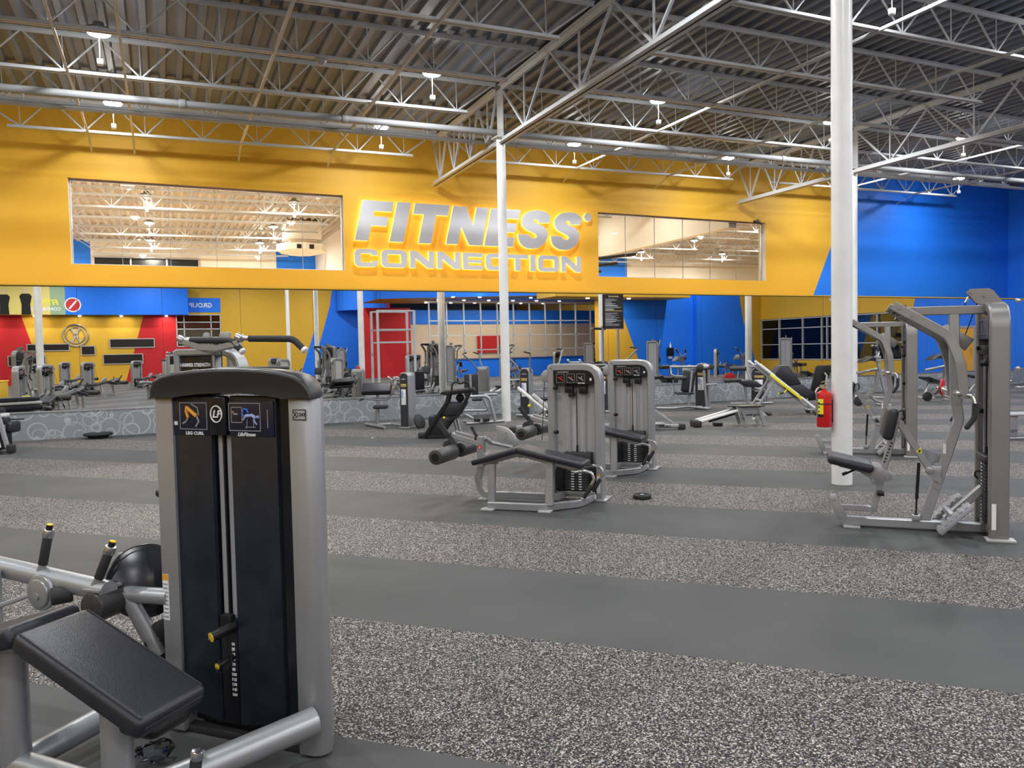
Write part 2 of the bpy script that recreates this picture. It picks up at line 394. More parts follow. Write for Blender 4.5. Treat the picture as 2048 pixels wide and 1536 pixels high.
# left and rear walls of the hall (seen in the mirrors)
m = MB(); m.poly([(XL, YB-12, 0), (XL, YW, 0), (XL, YW, ZT), (XL, YB-12, ZT)]); struct(m.build('wall_left', YELLOW, smooth=0))
m = MB()
def qb(P, mi): m.poly([(a, YB, b) for a, b in P], mi)
ZB = 7.6
qb([(XL, 0), (-6.6, 0), (-7.8, 4.4), (-8.3, ZB), (XL, ZB)], 1)                       # red
qb([(-6.6, 0), (-2.2, 0), (-1.0, 4.4), (-.3, ZB), (-8.3, ZB), (-7.8, 4.4)], 0)        # yellow
qb([(-2.2, 0), (.88, 0), (.88, ZB), (-.3, ZB), (-1.0, 4.4)], 1)                      # red
qb([(.88, 0), (3.6, 0), (3.6, 2.2), (.88, 2.2)], 1); qb([(.88, 4.3), (3.6, 4.3), (3.6, ZB), (.88, ZB)], 0)
qb([(3.6, 0), (8.7, 0), (9.75, 3.2), (10.1, 2.3), (10.9, 5.0), (11.3, ZB), (3.6, ZB)], 0)
qb([(8.7, 0), (14.4, 0), (14.4, ZB), (11.3, ZB), (10.9, 5.0), (10.1, 2.3), (9.75, 3.2)], 2)
struct(m.build('wall_rear', [YELLOW, RED, BLUE], smooth=0))
# class-room window in the rear wall with the room behind it
g = MB(); g.box((.88, YB-.03, 2.2), (3.6, YB-.02, 4.3)); g = struct(g.build('window_4', GLASS, smooth=0))
f = MB()
for xx in (.9, 1.35, 3.0, 3.58): f.box((xx-.03, YB-.05, 2.2), (xx+.03, YB+.03, 4.3))
for zz in (2.22, 2.8, 3.35, 3.8, 4.28): f.box((.88, YB-.05, zz-.03), (3.6, YB+.03, zz+.03))
f.build('window_frame', WPAINT, g, smooth=0)
m = MB(); m.poly([(-.5, YB-3, 0), (5, YB-3, 0), (5, YB-3, 3.4), (-.5, YB-3, 3.4)], 0); m.poly([(-.5, YB-3, 3.4), (5, YB-3, 3.4), (5, YB-3, 6), (-.5, YB-3, 6)], 1)
struct(m.build('wall_studio', [BEIGE, RED], smooth=0))
# blue block with the curved soffit, and the entrance lobby behind glass, all behind the camera
m = MB(); pts = [(14.4-3.1*math.cos(a), YB+.05+2.2*math.sin(a)) for a in [k*math.pi/2/10 for k in range(11)]]
for (a, b), (c, d_) in zip(pts, pts[1:]): m.poly([(a, b, 4.55), (c, d_, 4.55), (c, d_, 6.2), (a, b, 6.2)])
m.poly([(x, y, 4.55) for x, y in pts]+[(14.4, YB, 4.55)])
struct(m.build('wall_soffit', BLUE, smooth=0))
YL = -7.2
m = MB(); m.poly([(14.4, YB, 0), (14.4, YB+3, 0), (14.4, YB+3, 7.6), (14.4, YB, 7.6)], 0); struct(m.build('wall_lobby_end', RED, smooth=0))
m = MB()
m.poly([(11.2, YL-4.6, 0), (14.2, YL-4.6, 0), (14.2, YL-4.6, 4.3), (11.2, YL-4.6, 4.3)], 1)
m.poly([(14.2, YL-5, .0), (31, YL-5, .0), (31, YL-5, 3.3), (14.2, YL-5, 3.3)], 0)
m.poly([(14.2, YL-4.95, 3.3), (31, YL-4.95, 3.3), (31, YL-4.95, 4.2), (14.2, YL-4.95, 4.2)], 2)
m.poly([(18.8, YL-4.9, 1.4), (20.6, YL-4.9, 1.4), (20.6, YL-4.9, 2.6), (18.8, YL-4.9, 2.6)], 1)
struct(m.build('wall_lobby', [BEIGE, RED, BLUE], smooth=0))
m = MB(); m.poly([(11.2, YL-5, 4.6), (31, YL-5, 4.6), (31, YL+4.0, 4.6), (22, YL+4.0, 4.6), (11.2, YL-1, 4.6)], 0)
m.poly([(13.5, YL-1.6, 4.58), (31, YL-1.6, 4.58), (31, YL+2.5, 4.58), (20, YL+2.0, 4.58)], 1)
struct(m.build('ceiling_lobby', [YELLOW, BLUE], smooth=0))
m = MB(); m.poly([(11.2, YL-1, 4.6), (22, YL+4, 4.6), (22, YL+4, 6.4), (11.2, YL-1, 6.4)]); struct(m.build('wall_lobby_fascia', BLUE, smooth=0))
m = MB(); m.box((13.9, YL-.1, 0), (24.5, YL+.1, 1.06)); m.box((13.85, YL-.15, 1.06), (24.5, YL+.15, 1.12), mi=1); struct(m.build('wall_half', [BLUE, ALU], smooth=0))
g = MB(); g.box((13.9, YL-.01, 1.12), (24.5, YL+.0, 4.4)); g = struct(g.build('window_5', GLASS, smooth=0))
f = MB()
for k in range(11): f.box((13.9+k*1.06-.03, YL-.05, 1.12), (13.9+k*1.06+.03, YL+.05, 4.4))
for zz in (1.6, 2.45, 3.3, 4.38): f.box((13.9, YL-.05, zz-.03), (24.5, YL+.05, zz+.03))
f.build('window_frame', WPAINT, g, smooth=0)
# blue wall block at the camera's right, facing the mirrors
m = MB(); YQ = .45
m.poly([(23.3, YQ, 0), (26.5, YQ, 0), (26.5, YQ, 6.5), (21.6, YQ, 6.5), (21.6, YQ, 4.2)], 0)
m.poly([(26.5, YQ, 0), (26.5, YQ+.35, 0), (26.5, YQ+.35, 6.5), (26.5, YQ, 6.5)], 0)
m.poly([(26.5, YQ+.35, 0), (30.7, YQ+.35, 0), (29.9, YQ+.35, 2.9), (29.75, YQ+.35, 2.7), (29.4, YQ+.35, 4.6), (29.2, YQ+.35, 6.5), (26.5, YQ+.35, 6.5)], 0)
m.poly([(30.7, YQ+.35, 0), (31, YQ+.35, 0), (31, YQ+.35, 6.5), (29.2, YQ+.35, 6.5), (29.4, YQ+.35, 4.6), (29.75, YQ+.35, 2.7), (29.9, YQ+.35, 2.9)], 1)
m.poly([(20.3, YQ, 0), (23.3, YQ, 0), (21.6, YQ, 4.2), (21.6, YQ, 6.5), (20.3, YQ, 6.5)], 1)
struct(m.build('wall_block', [BLUE, YELLOW], smooth=0))
m = MB(); m.box((17, YQ, 4.05), (24.8, YQ+2.0, 4.6)); struct(m.build('ceiling_soffit', YELLOW, smooth=0))
# ---------------------------------------------------------------- the court behind the tall wall
XC = 44.0
deck('ceiling_court', -9, XC, YW+.3, 42, DECKC)
m = MB()
def qc(x0, x1, z0, z1, y, mi): m.poly([(x0, y, z0), (x1, y, z0), (x1, y, z1), (x0, y, z1)], mi)
qc(-9, -2.96, 0, 7.6, 41.9, 1); qc(-2.96, 5.58, 0, 7.6, 41.9, 0); qc(5.58, 7.6, 0, 7.6, 41.9, 1)
m.poly([(7.6, 31, 0), (7.6, 41.9, 0), (7.6, 41.9, 7.6), (7.6, 31, 7.6)], 0)
qc(7.6, 25.1, 0, 7.8, 41.9, 0); qc(25.1, 27.2, 0, 7.8, 41.9, 1); qc(27.2, XC, 0, 7.9, 41.9, 0)
m.poly([(-9, YW+.3, 0), (-9, 42, 0), (-9, 42, 7.6), (-9, YW+.3, 7.6)], 0)
m.poly([(XC, YW+.3, 0), (XC, 42, 0), (XC, 42, 8), (XC, YW+.3, 8)], 0)
struct(m.build('wall_court', [WHITEWALL, BLUE], smooth=0))
m = MB(); m.box((17.2, YW+.35, 5.45), (17.5, 41.8, 7.45)); struct(m.build('wall_bulkhead', WHITEWALL, smooth=0))
m = MB(); m.poly([(-9, YW+.3, 0), (XC, YW+.3, 0), (XC, 42, 0), (-9, 42, 0)]); struct(m.build('floor_court', mat('court_maple', (.45, .28, .14), .35), smooth=0))
m = MB(); m.poly([(-9, YW+.33, 0), (W1[0], YW+.33, 0), (W1[0], YW+.33, 7.6), (-9, YW+.33, 7.6)]); m.poly([(W1[0], YW+.33, 0), (XC, YW+.33, 0), (XC, YW+.33, W1[2]), (W1[0], YW+.33, W1[2])])
m.poly([(W1[1], YW+.33, W1[2]), (W2[0], YW+.33, W1[2]), (W2[0], YW+.33, 7.6), (W1[1], YW+.33, 7.6)]); m.poly([(W1[0], YW+.33, W1[3]), (W1[1], YW+.33, W1[3]), (W1[1], YW+.33, 7.6), (W1[0], YW+.33, 7.6)])
m.poly([(W2[0], YW+.33, W1[3]), (XC, YW+.33, W1[3]), (XC, YW+.33, 7.6), (W2[0], YW+.33, 7.6)]); m.poly([(W2[1], YW+.33, W1[2]), (XC, YW+.33, W1[2]), (XC, YW+.33, W1[3]), (W2[1], YW+.33, W1[3])])
struct(m.build('wall_back_court_side', WHITEWALL, smooth=0))
g = MB(); g.box((-2.84, 41.84, 5.0), (1.82, 41.88, 6.39)); g = struct(g.build('window_6', BLACKG, smooth=0))
f = MB()
for xx in (-2.84, -1.25, .35, 1.82): f.box((xx-.035, 41.8, 5.0), (xx+.035, 41.86, 6.42))
f.box((-2.84, 41.8, 6.37), (1.82, 41.86, 6.44)); f.build('window_frame', ALU, g, smooth=0)
# ================================================================ roof steel
ORD = ['first', 'second', 'third', 'fourth', 'fifth', 'sixth', 'seventh', 'eighth', 'ninth', 'tenth', 'eleventh', 'twelfth']
BAY = 10.36; GX = [6.79-2*BAY, 6.79-BAY, 6.79, 6.79+BAY, 6.79+2*BAY]
BAYN = ['bay beyond the left edge', 'bay left of the centre column', 'bay between the centre and right columns', 'bay right of the right columns']
DJ = .68
def make_joist(name, L, label, cat, group):
    """open-web joist, origin at its left bearing, underside of the deck at z = 0"""
    t = thing(name, label, cat, group=group); zt, zb = -.035, -DJ+.025
    def ang(x0, x1, z):                      # a pair of angles back to back
        m = MB()
        for s in (-1, 1):
            m.box((x0, s*.012 if s > 0 else -.062, z-.006+(.03 if z > -.1 else -.03)), (x1, .062 if s > 0 else -.012, z+.006+(.03 if z > -.1 else -.03)))
            m.box((x0, s*.012-.004, z-.03), (x1, s*.012+.004, z+.03))
        return m
    ang(0.05, L-.05, zt).build('top_chord', WPAINT, t, smooth=0); ang(.72, L-.72, zb).build('bottom_chord', WPAINT, t, smooth=0)
    n = 7; p = (L-1.9)/n; d0 = None
    def rod(a, b, r, first):
        m = MB(); dz = math.dist(a, b); m.tube([(0, 0, 0), (0, 0, dz)], r, 6, caps=False)
        return m
    def place(a, b, nm, r):
        v = Vector((b[0]-a[0], 0, b[1]-a[1])); key = (nm, round(v.length, 3), r)
        me = cache.get(key)
        if me is None:
            m = MB(); m.tube([(0, 0, 0), (0, 0, v.length)], r, 6, caps=False); o = m.build(nm, WPAINT, t, smooth=60); cache[key] = o.data
        else:
            o = bpy.data.objects.new(nm, me); link(o); o.parent = t
        o.location = (a[0], 0, a[1]); o.rotation_euler = v.to_track_quat('Z', 'Y').to_euler(); return o
    cache = {}
    for k in range(n+1):
        x = .95+k*p
        place((x, zb), (x, zt), 'web_post', .011)
        if k < n: place((x, zb), (x+p/2, zt), 'web_bar', .017); place((x+p, zb), (x+p/2, zt), 'web_bar', .017)
    place((.95, zb), (.1, zt), 'web_bar', .02); place((L-.95, zb), (L-.1, zt), 'web_bar', .02)
    return t
J0 = make_joist('roof_joist', BAY-.1, 'x', 'roof joist', 'open-web joists under the gym roof')
JY = [19.2, 17.27, 15.33, 13.27, 11.2, 9.13, 7.06, 5.0]
JW = ['nearest the wall', 'second from the wall', 'third from the wall', 'fourth from the wall', 'fifth from the wall', 'sixth from the wall', 'seventh from the wall', 'eighth from the wall']
first = True
for b in range(4):
    for i, y in enumerate(JY):
        if b == 0 and y < 13: continue
        lab = 'white roof joist, %s, %s' % (JW[i], BAYN[b])
        x = GX[b]+.05
        if first: o = J0; first = False; o['label'] = lab
        else: o = again(J0, (0, 0, 0), 0, lab)
        o.location = (x, y, zroof(x)); o.rotation_euler = (0, -math.atan(SL), 0)
# joists over the court, seen through the two long windows
CX = [(-3.5, 'left window'), (6.85, 'space between the windows'), (17.5, 'right window'), (27.86, 'right window, next bay')]
for b, (x, wn) in enumerate(CX):
    for i in range(10):
        y = 22.2+i*2.07
        if b == 1 and y > 30: continue
        if b == 3 and y < 26: continue
        lab = 'pale roof joist over the court, %s one back, behind the %s' % (ORD[i], wn)
        o = again(J0, (x, y, zroof(x)), 0, lab, 'joists over the court'); o.rotation_euler = (0, -math.atan(SL), 0)
# girders along the column lines
def make_girder(L, label):
    t = thing('roof_girder', label, 'roof girder', group='joist girders on the column lines'); zt, zb = -.12, -1.22
    for z, nm in ((zt, 'top_chord'), (zb, 'bottom_chord')):
        m = MB()
        for s in (-1, 1):
            m.box((.02*s-.007, .1, z-.06), (.02*s+.007, L-.1, z+.06)); m.box((.013 if s > 0 else -.105, .1, z+(.046 if z > -.5 else -.06)), (.105 if s > 0 else -.013, L-.1, z+(.06 if z > -.5 else -.046)))
        m.build(nm, WPAINT, t, smooth=0)
    n = 4; p = (L-.2)/n
    for k in range(n):
        y = .1+k*p
        for a, b_ in (((0, y, zt), (0, y+p/2, zb)), ((0, y+p/2, zb), (0, y+p, zt))):
            m = MB(); m.bar([a, b_], .05, .04, c=.004); m.build('web_bar', WPAINT, t, smooth=0)
        m = MB(); m.bar([(0, y+p/2, zb), (0, y+p/2, zt)], .035, .03, up=(0, 1, 0), c=.004); m.build('web_post', WPAINT, t, smooth=0)
    return t
G1 = make_girder(9.13, 'white joist girder from the centre column towards the near right column')
G1.location = (6.79, 6.2, zroof(6.79))
for x, y, lab in ((GX[3], 6.2, 'white joist girder on the right column line, running out of the frame'), (GX[1], 6.2, 'white joist girder on the column line beyond the left edge'),
                  (GX[4], 6.2, 'white joist girder on the far right column line'), (6.79, -2.93, 'white joist girder over the camera on the centre column line')):
    again(G1, (x, y, zroof(x)), 0, lab)
G2 = make_girder(4.5, 'short white joist girder from the centre column to the yellow wall'); G2.location = (6.79, 15.40, zroof(6.79))
again(G2, (GX[3], 15.40, zroof(GX[3])), 0, 'short white joist girder from the right rear column to the tall wall')
# bridging angles, continuous across the joists, with a kicker to the wall
def bridging(x, zoff, name, lab, y0=4.0, kick=True):
    z = zroof(x)-DJ-.02 if zoff == 0 else zroof(x)-.09
    m = MB(); m.box((x-.022, y0, z-.003), (x+.022, 19.3, z+.003)); m.box((x-.022, y0, z), (x-.016, 19.3, z+.045))
    if kick: m.bar([(x, 19.25, z), (x, 19.97, z-.2)], .045, .01, c=.002)
    tag(m.build(name, WPAINT, smooth=0), lab, 'bridging angle', 'bridging angles under the joists')
for x, lab in ((-1.3, 'white bridging angle under the left joists, the left one of the close pair'), (-.42, 'white bridging angle under the left joists, the right one of the close pair'),
               (1.85, 'white bridging angle crossing the middle of the left bay'), (4.0, 'white bridging angle nearest the centre column on its left'),
               (10.8, 'white bridging angle right of the centre column, brightly lit by two lamps'), (14.0, 'white bridging angle in the middle of the right bay'),
               (21.2, 'white bridging angle over the blue wall, left one'), (24.6, 'white bridging angle over the blue wall, right one')):
    bridging(x, 0, 'bridging_angle', lab)
# sprinkler main and branch pipes
def pipe(pts, r, lab, coup=()):
    t = thing('sprinkler_pipe', lab, 'pipe', group='fire sprinkler pipes')
    m = MB(); m.tube(pts, r, 14, fil=.15); m.build('pipe_run', PIPEP, t)
    d = (Vector(pts[1])-Vector(pts[0])).normalized()
    for c in coup:
        p = Vector(pts[0])+d*c; m = MB(); m.cyl(p-d*.06, p+d*.06, r*1.28, n=14, bev=.01); m.build('coupling', PIPEP, t)
    return t
pipe([(-14, 15.62, zroof(-14)-.95), (30, 15.62, zroof(30)-.95)], .068, 'thick white sprinkler main along the joists, passing the centre column top', (11, 14.5, 17.5, 20.9, 26, 29))
pipe([(-14, 17.0, zroof(-14)-.80), (30, 17.0, zroof(30)-.80)], .05, 'slimmer white sprinkler branch between the main and the yellow wall', (10, 16, 22, 27))
pipe([(-14, 16.72, zroof(-14)-.86), (30, 16.72, zroof(30)-.86)], .022, 'thin white conduit beside the sprinkler branch')
pipe([(7.25, 4, zroof(7)-.88), (7.25, 15.45, zroof(7)-.88)], .045, 'white sprinkler line hung beside the centre girder', (2, 5, 8, 10))
def sprinkler(x, y, z, lab):
    t = thing('fire_sprinkler', lab, 'sprinkler', (x, y, z), group='upright sprinkler heads')
    m = MB(); m.cyl((0, 0, 0), (0, 0, .10), .016, n=8); m.cyl((0, 0, .1), (0, 0, .13), .025, n=8); m.build('riser', WPAINT, t)
    m = MB(); m.cyl((0, 0, .17), (0, 0, .175), .03, n=10); m.tube([(-.018, 0, .13), (-.02, 0, .17)], .004, 6); m.tube([(.018, 0, .13), (.02, 0, .17)], .004, 6); m.build('deflector', CHROME, t)
for i, (x, lab) in enumerate(((-2.2, 'leftmost'), (1.2, 'second from left'), (4.3, 'just left of the centre column'), (9.3, 'just right of the centre column'), (12.6, 'in the middle of the right bay'))):
    sprinkler(x, 17.0, zroof(x)-.75, 'upright sprinkler head on the branch pipe, %s' % lab)
# columns
def column(x, y, lab, r=.11):
    t = thing('steel_column', lab, 'column', (x, y, 0), group='round white columns')
    h = zroof(x)-1.16
    m = MB(); m.cyl((0, 0, 0), (0, 0, h), r, n=40); m.build('shaft', COLUMN, t, smooth=30)
    m = MB(); m.box((-.16, -.16, h-.0), (.16, .16, h+.02)); m.box((-.012, -.15, h+.02), (.012, .15, h+1.05)); m.build('cap_plate', WPAINT, t, smooth=0)
column(6.79, 15.33, 'slim white round column in front of the big sign', .098)
column(6.79, 6.2, 'thick white round column at right with the red extinguisher', .108)
column(17.22, 15.33, 'white round column just behind the near right column', .105)
for x, y, lab in ((-3.57, 15.33, 'white round column beyond the left edge, its reflection beside the mirror edge'), (-3.57, 6.2, 'white round column left of the camera, seen only in the mirror'), (17.22, 6.2, 'white round column right of the camera, seen only in the mirror'), (6.79, -2.93, 'white round column behind the camera, nearer one, seen only in the mirror'),
               (6.79, -12.06, 'white round column behind the camera, farther one, seen only in the mirror')):
    column(x, y, lab)
# high-bay lamps
def make_lamp():
    t = thing('high_bay_lamp', 'x', 'ceiling lamp', group='high-bay lamps hung under the deck')
    m = MB(); m.lathe((0, 0, 0), (0, 0, 1), [(0, .19), (.03, .205), (.06, .19), (.09, .10), (.16, .08), (.17, .02)], 20); m.build('housing', STEELGREY, t)
    m = MB(); m.lathe((0, 0, -.045), (0, 0, 1), [(0, .03), (.006, .12), (.022, .165), (.045, .178)], 16); m.build('lens', LENS, t)
    m = MB(); m.tube([(0, 0, .17), (0, 0, .42)], .008, 6); m.build('hanger', WPAINT, t)
    m = MB(); m.tube([(.0, 0, -.045), (.0, 0, -.42)], .006, 6); m.box((-.045, -.035, -.52), (.045, .035, -.42), .01); m.build('sensor_box', WHITE, t)
    return t
def lamp_light(t, power, up, col):
    L = bpy.data.lights.new('high_bay', 'AREA'); L.shape = 'DISK'; L.size = .34; L.energy = power; L.color = col
    o = bpy.data.objects.new('lamp_glow', L); link(o); o.parent = t; o.location = (0, 0, -.05)
    if up:
        P = bpy.data.lights.new('high_bay_spill', 'POINT'); P.energy = up; P.shadow_soft_size = .09; P.color = col
        o = bpy.data.objects.new('lamp_spill', P); link(o); o.parent = t; o.location = (0, 0, -.11)
LX = [-11.0, -5.9, -.75, 4.9, 10.12, 15.25, 20.15, 25.3]
LXN = ['second beyond the left edge', 'first beyond the left edge', 'leftmost in the photo', 'second column from left', 'third column from left', 'fourth column from left', 'fifth column from left', 'rightmost in the photo']
LY = [(18.05, 'row nearest the yellow wall'), (14.25, 'second row from the yellow wall'), (8.3, 'third row from the yellow wall'), (3.2, 'row above the camera'), (-3.5, 'first row behind the camera'), (-10.0, 'second row behind the camera'), (-16.5, 'last row behind the camera')]
LAMP0 = make_lamp(); firstl = True
for y, yn in LY:
    for x, xn in zip(LX, LXN):
        lab = 'round white high-bay lamp, %s, %s' % (yn, xn)
        if firstl: o = LAMP0; firstl = False; o['label'] = lab
        else: o = again(LAMP0, (0, 0, 0), 0, lab)
        o.location = (x, y, zroof(x)-.34)
        lamp_light(o, HB_POWER*(.42 if y > 16 else .76 if y > 10 else .9 if y > 5 else (.6 if x < 13 else 1.1) if y > 0 else 1.1), HB_UP if y > 2 else 0, (.965, .985, 1.0))
k = 0
for y in (23.5, 28.0, 33.5, 38.5):
    for x in (-5.5, -.3, 4.4, 10.2, 15.4, 20.6, 26.0, 32.0):
        if 7.5 < x < 17 and y > 30.5: continue
        o = again(LAMP0, (x, y, zroof(x)-.34), 0, 'high-bay lamp over the court behind the tall wall, %s row back, %s from left' % (ORD[(23.5, 28.0, 33.5, 38.5).index(y)], ORD[(-5.5, -.3, 4.4, 10.2, 15.4, 20.6, 26.0, 32.0).index(x)]), 'high-bay lamps over the court')
        for ch in list(o.children):
            if ch.type == 'LIGHT': bpy.data.objects.remove(ch)
        lamp_light(o, COURT_POWER*(1 if x < 7 else .14 if x < 17 else .75), 40, (1.0, .92, .78))
# recessed down-lights of the lobby soffit and of the rear wall
def downlight(x, y, z, lab):
    m = MB(); m.lathe((x, y, z), (0, 0, -1), [(0, .10), (.012, .09), (.02, .02)], 14)
    o = tag(m.build('recessed_downlight', DOWN), lab, 'downlight', 'recessed downlights behind the camera')
    L = bpy.data.lights.new('downlight', 'AREA'); L.shape = 'DISK'; L.size = .16; L.energy = 30; L.color = (1, .9, .75)
    q_ = bpy.data.objects.new('downlight_glow', L); link(q_); q_.parent = o; q_.location = (x, y, z-.03)
for i, x in enumerate((14.8, 16.4, 18.0, 19.6, 21.2, 22.8)):
    for j, y in enumerate((YL-3.2, YL-.9, YL+1.6)):
        downlight(x, y, 4.57, 'round downlight in the lobby soffit, %s row, %s from left, seen in the mirror' % (ORD[j], ORD[i]))
for i, x in enumerate((-9.5, -7.0, -4.6, -2.3, .3)):
    downlight(x, YB+.45, 4.2, 'round downlight under the banner soffit, %s from left, seen in the mirror' % ORD[i])
for i, x in enumerate((19.2, 20.4, 21.6)): downlight(x, YQ+1.2, 4.04, 'round downlight in the yellow soffit beside the blue block, %s from left' % ORD[i])
# ================================================================ the big halo-lit sign
GLOW = mat('letter_halo', (.9, .6, .1), .5, emit=(1.0, .62, .12), es=2.1)
BACKGLOW = mat('letter_back_light', (.9, .6, .1), .5, emit=(1.0, .80, .45), es=2.6)
sign = thing('wall_sign', 'big halo-lit silver gym sign on the yellow wall, name in two lines', 'sign', (8, YW, 3.7))
LT = {
 'F': [(4.85, 5.51), (5.68, 5.5), (5.63, 5.24), (5.16, 5.24), (5.13, 5.11), (5.53, 5.1), (5.48, 4.86), (5.07, 4.86), (4.97, 4.46), (4.62, 4.46)],
 'I': [(5.78, 5.51), (6.16, 5.51), (5.92, 4.46), (5.54, 4.46)],
 'T': [(6.27, 5.51), (7.25, 5.51), (7.19, 5.22), (6.86, 5.22), (6.69, 4.45), (6.33, 4.45), (6.5, 5.22), (6.2, 5.22)],
 'N': [(7.35, 5.5), (7.73, 5.5), (7.92, 5.01), (8.03, 5.5), (8.39, 5.5), (8.17, 4.45), (7.78, 4.45), (7.57, 4.94), (7.46, 4.46), (7.11, 4.46)],
 'E': [(8.47, 5.5), (9.37, 5.5), (9.31, 5.24), (8.78, 5.24), (8.75, 5.11), (9.24, 5.11), (9.18, 4.86), (8.69, 4.86), (8.66, 4.72), (9.17, 4.72), (9.11, 4.45), (8.23, 4.45)],
 'S': [(10.27, 5.18), (10.31, 5.36), (10.24, 5.45), (10.1, 5.51), (9.93, 5.53), (9.76, 5.51), (9.6, 5.46), (9.49, 5.38), (9.42, 5.28), (9.4, 5.17), (9.43, 5.05), (9.52, 4.97), (9.64, 4.92), (9.78, 4.87), (9.85, 4.82), (9.87, 4.78), (9.83, 4.735), (9.75, 4.72), (9.68, 4.735), (9.64, 4.78), (9.62, 4.82), (9.28, 4.82), (9.285, 4.7), (9.32, 4.58), (9.41, 4.49), (9.55, 4.43), (9.72, 4.42), (9.88, 4.445), (10.02, 4.51), (10.13, 4.61), (10.2, 4.75), (10.22, 4.88), (10.18, 4.99), (10.09, 5.07), (9.96, 5.125), (9.83, 5.165), (9.785, 5.20), (9.785, 5.24), (9.82, 5.265), (9.87, 5.265), (9.91, 5.24), (9.93, 5.16)]}
def letter(name, poly, hole=None, mates=()):
    """brushed face, glowing return, lit back"""
    def ring(a, b, y, mi, mb):                # outline with a hole: quads between two outlines of equal count
        for i in range(len(a)):
            j = (i+1) % len(a); mb.poly([(a[i][0], y, a[i][1]), (a[j][0], y, a[j][1]), (b[j][0], y, b[j][1]), (b[i][0], y, b[i][1])], mi)
    ox, oz = -8, -3.7
    P = [(x+ox, z+oz) for x, z in poly]; H = [(x+ox, z+oz) for x, z in hole] if hole else None
    m = MB(); y0 = -.135
    if H: ring(P, H, y0, 0, m)
    else:
        b = bmesh.new(); f = b.faces.new([b.verts.new((x, y0, z)) for x, z in P]); f.normal_update(); bmesh.ops.triangulate(b, faces=[f]); m.merge(b)
    f_ = m.build(name, SIGNFACE, sign, smooth=0, recalc=False)
    m = MB()
    for Q in ([P] + ([H] if H else [])):
        for i in range(len(Q)):
            j = (i+1) % len(Q)
            m.poly([(Q[i][0], y0, Q[i][1]), (Q[j][0], y0, Q[j][1]), (Q[j][0], -.055, Q[j][1]), (Q[i][0], -.055, Q[i][1])])
    m.build('letter_return', GLOW, f_, smooth=0, recalc=False)
    m = MB()
    if H: ring(P, H, -.055, 0, m)
    else:
        b = bmesh.new(); f = b.faces.new([b.verts.new((x, -.055, z)) for x, z in P]); f.normal_update(); bmesh.ops.triangulate(b, faces=[f]); m.merge(b)
    m.build('letter_back', BACKGLOW, f_, smooth=0, recalc=False)
    return f_
for ch in 'FITNES': letter('letter_'+ch.lower(), LT[ch])
letter('letter_s', [(x+1.04, z+.0) for x, z in LT['S']])
letter('trademark_dot', [(11.56+.125*math.cos(a), 5.41+.125*math.sin(a)) for a in [k*2*math.pi/20 for k in range(20)]])
B, T = 3.785, 4.245; hs, vsn = .115, .17
def rr(x0, x1, z0, z1, r, n=4):
    out = []
    for cx, cz, a0 in ((x1-r, z1-r, 0), (x0+r, z1-r, 90), (x0+r, z0+r, 180), (x1-r, z0+r, 270)):
        for k in range(n+1): a = R(a0+90*k/n); out.append((cx+r*math.cos(a), cz+r*math.sin(a)))
    return out
def letO(x0, x1): letter('letter_o', rr(x0, x1, B, T, .13), rr(x0+vsn, x1-vsn, B+hs, T-hs, .025))
def letC(x0, x1):
    o = rr(x0, x1, B, T, .13)                        # open on the right
    z1, z2 = T-hs-.045, B+hs+.045
    top = o[:15]; P = []
    P += [(x1, z1)] + o + [(x1, z2), (x1-vsn, z2), (x1-vsn, B+hs), (x0+vsn, B+hs), (x0+vsn, T-hs), (x1-vsn, T-hs), (x1-vsn, z1)]
    # order: go round the outside from the upper lip to the lower lip
    letter('letter_c', P)
def letN(x0, x1): letter('letter_n', [(x0, B), (x0, T), (x0+.17, T), (x1-.15, B+.2), (x1-.15, T), (x1, T), (x1, B), (x1-.17, B), (x0+.15, T-.2), (x0+.15, B)])
def letE(x0, x1): letter('letter_e', [(x0, B), (x0, T), (x1, T), (x1, T-hs), (x0+vsn, T-hs), (x0+vsn, (B+T)/2+.045), (x1-.03, (B+T)/2+.045), (x1-.03, (B+T)/2-.045), (x0+vsn, (B+T)/2-.045), (x0+vsn, B+hs), (x1, B+hs), (x1, B)])
letC(4.60, 5.22); letO(5.31, 6.01); letN(6.09, 6.76); letN(6.85, 7.515); letE(7.59, 8.18); letC(8.27, 8.88)
letter('letter_t', [(8.93, T-hs), (8.93, T), (9.58, T), (9.58, T-hs), (9.34, T-hs), (9.34, B), (9.17, B), (9.17, T-hs)])
letter('letter_i', [(9.645, B), (9.645, T), (9.81, T), (9.81, B)])
letO(9.89, 10.58); letN(10.65, 11.305)
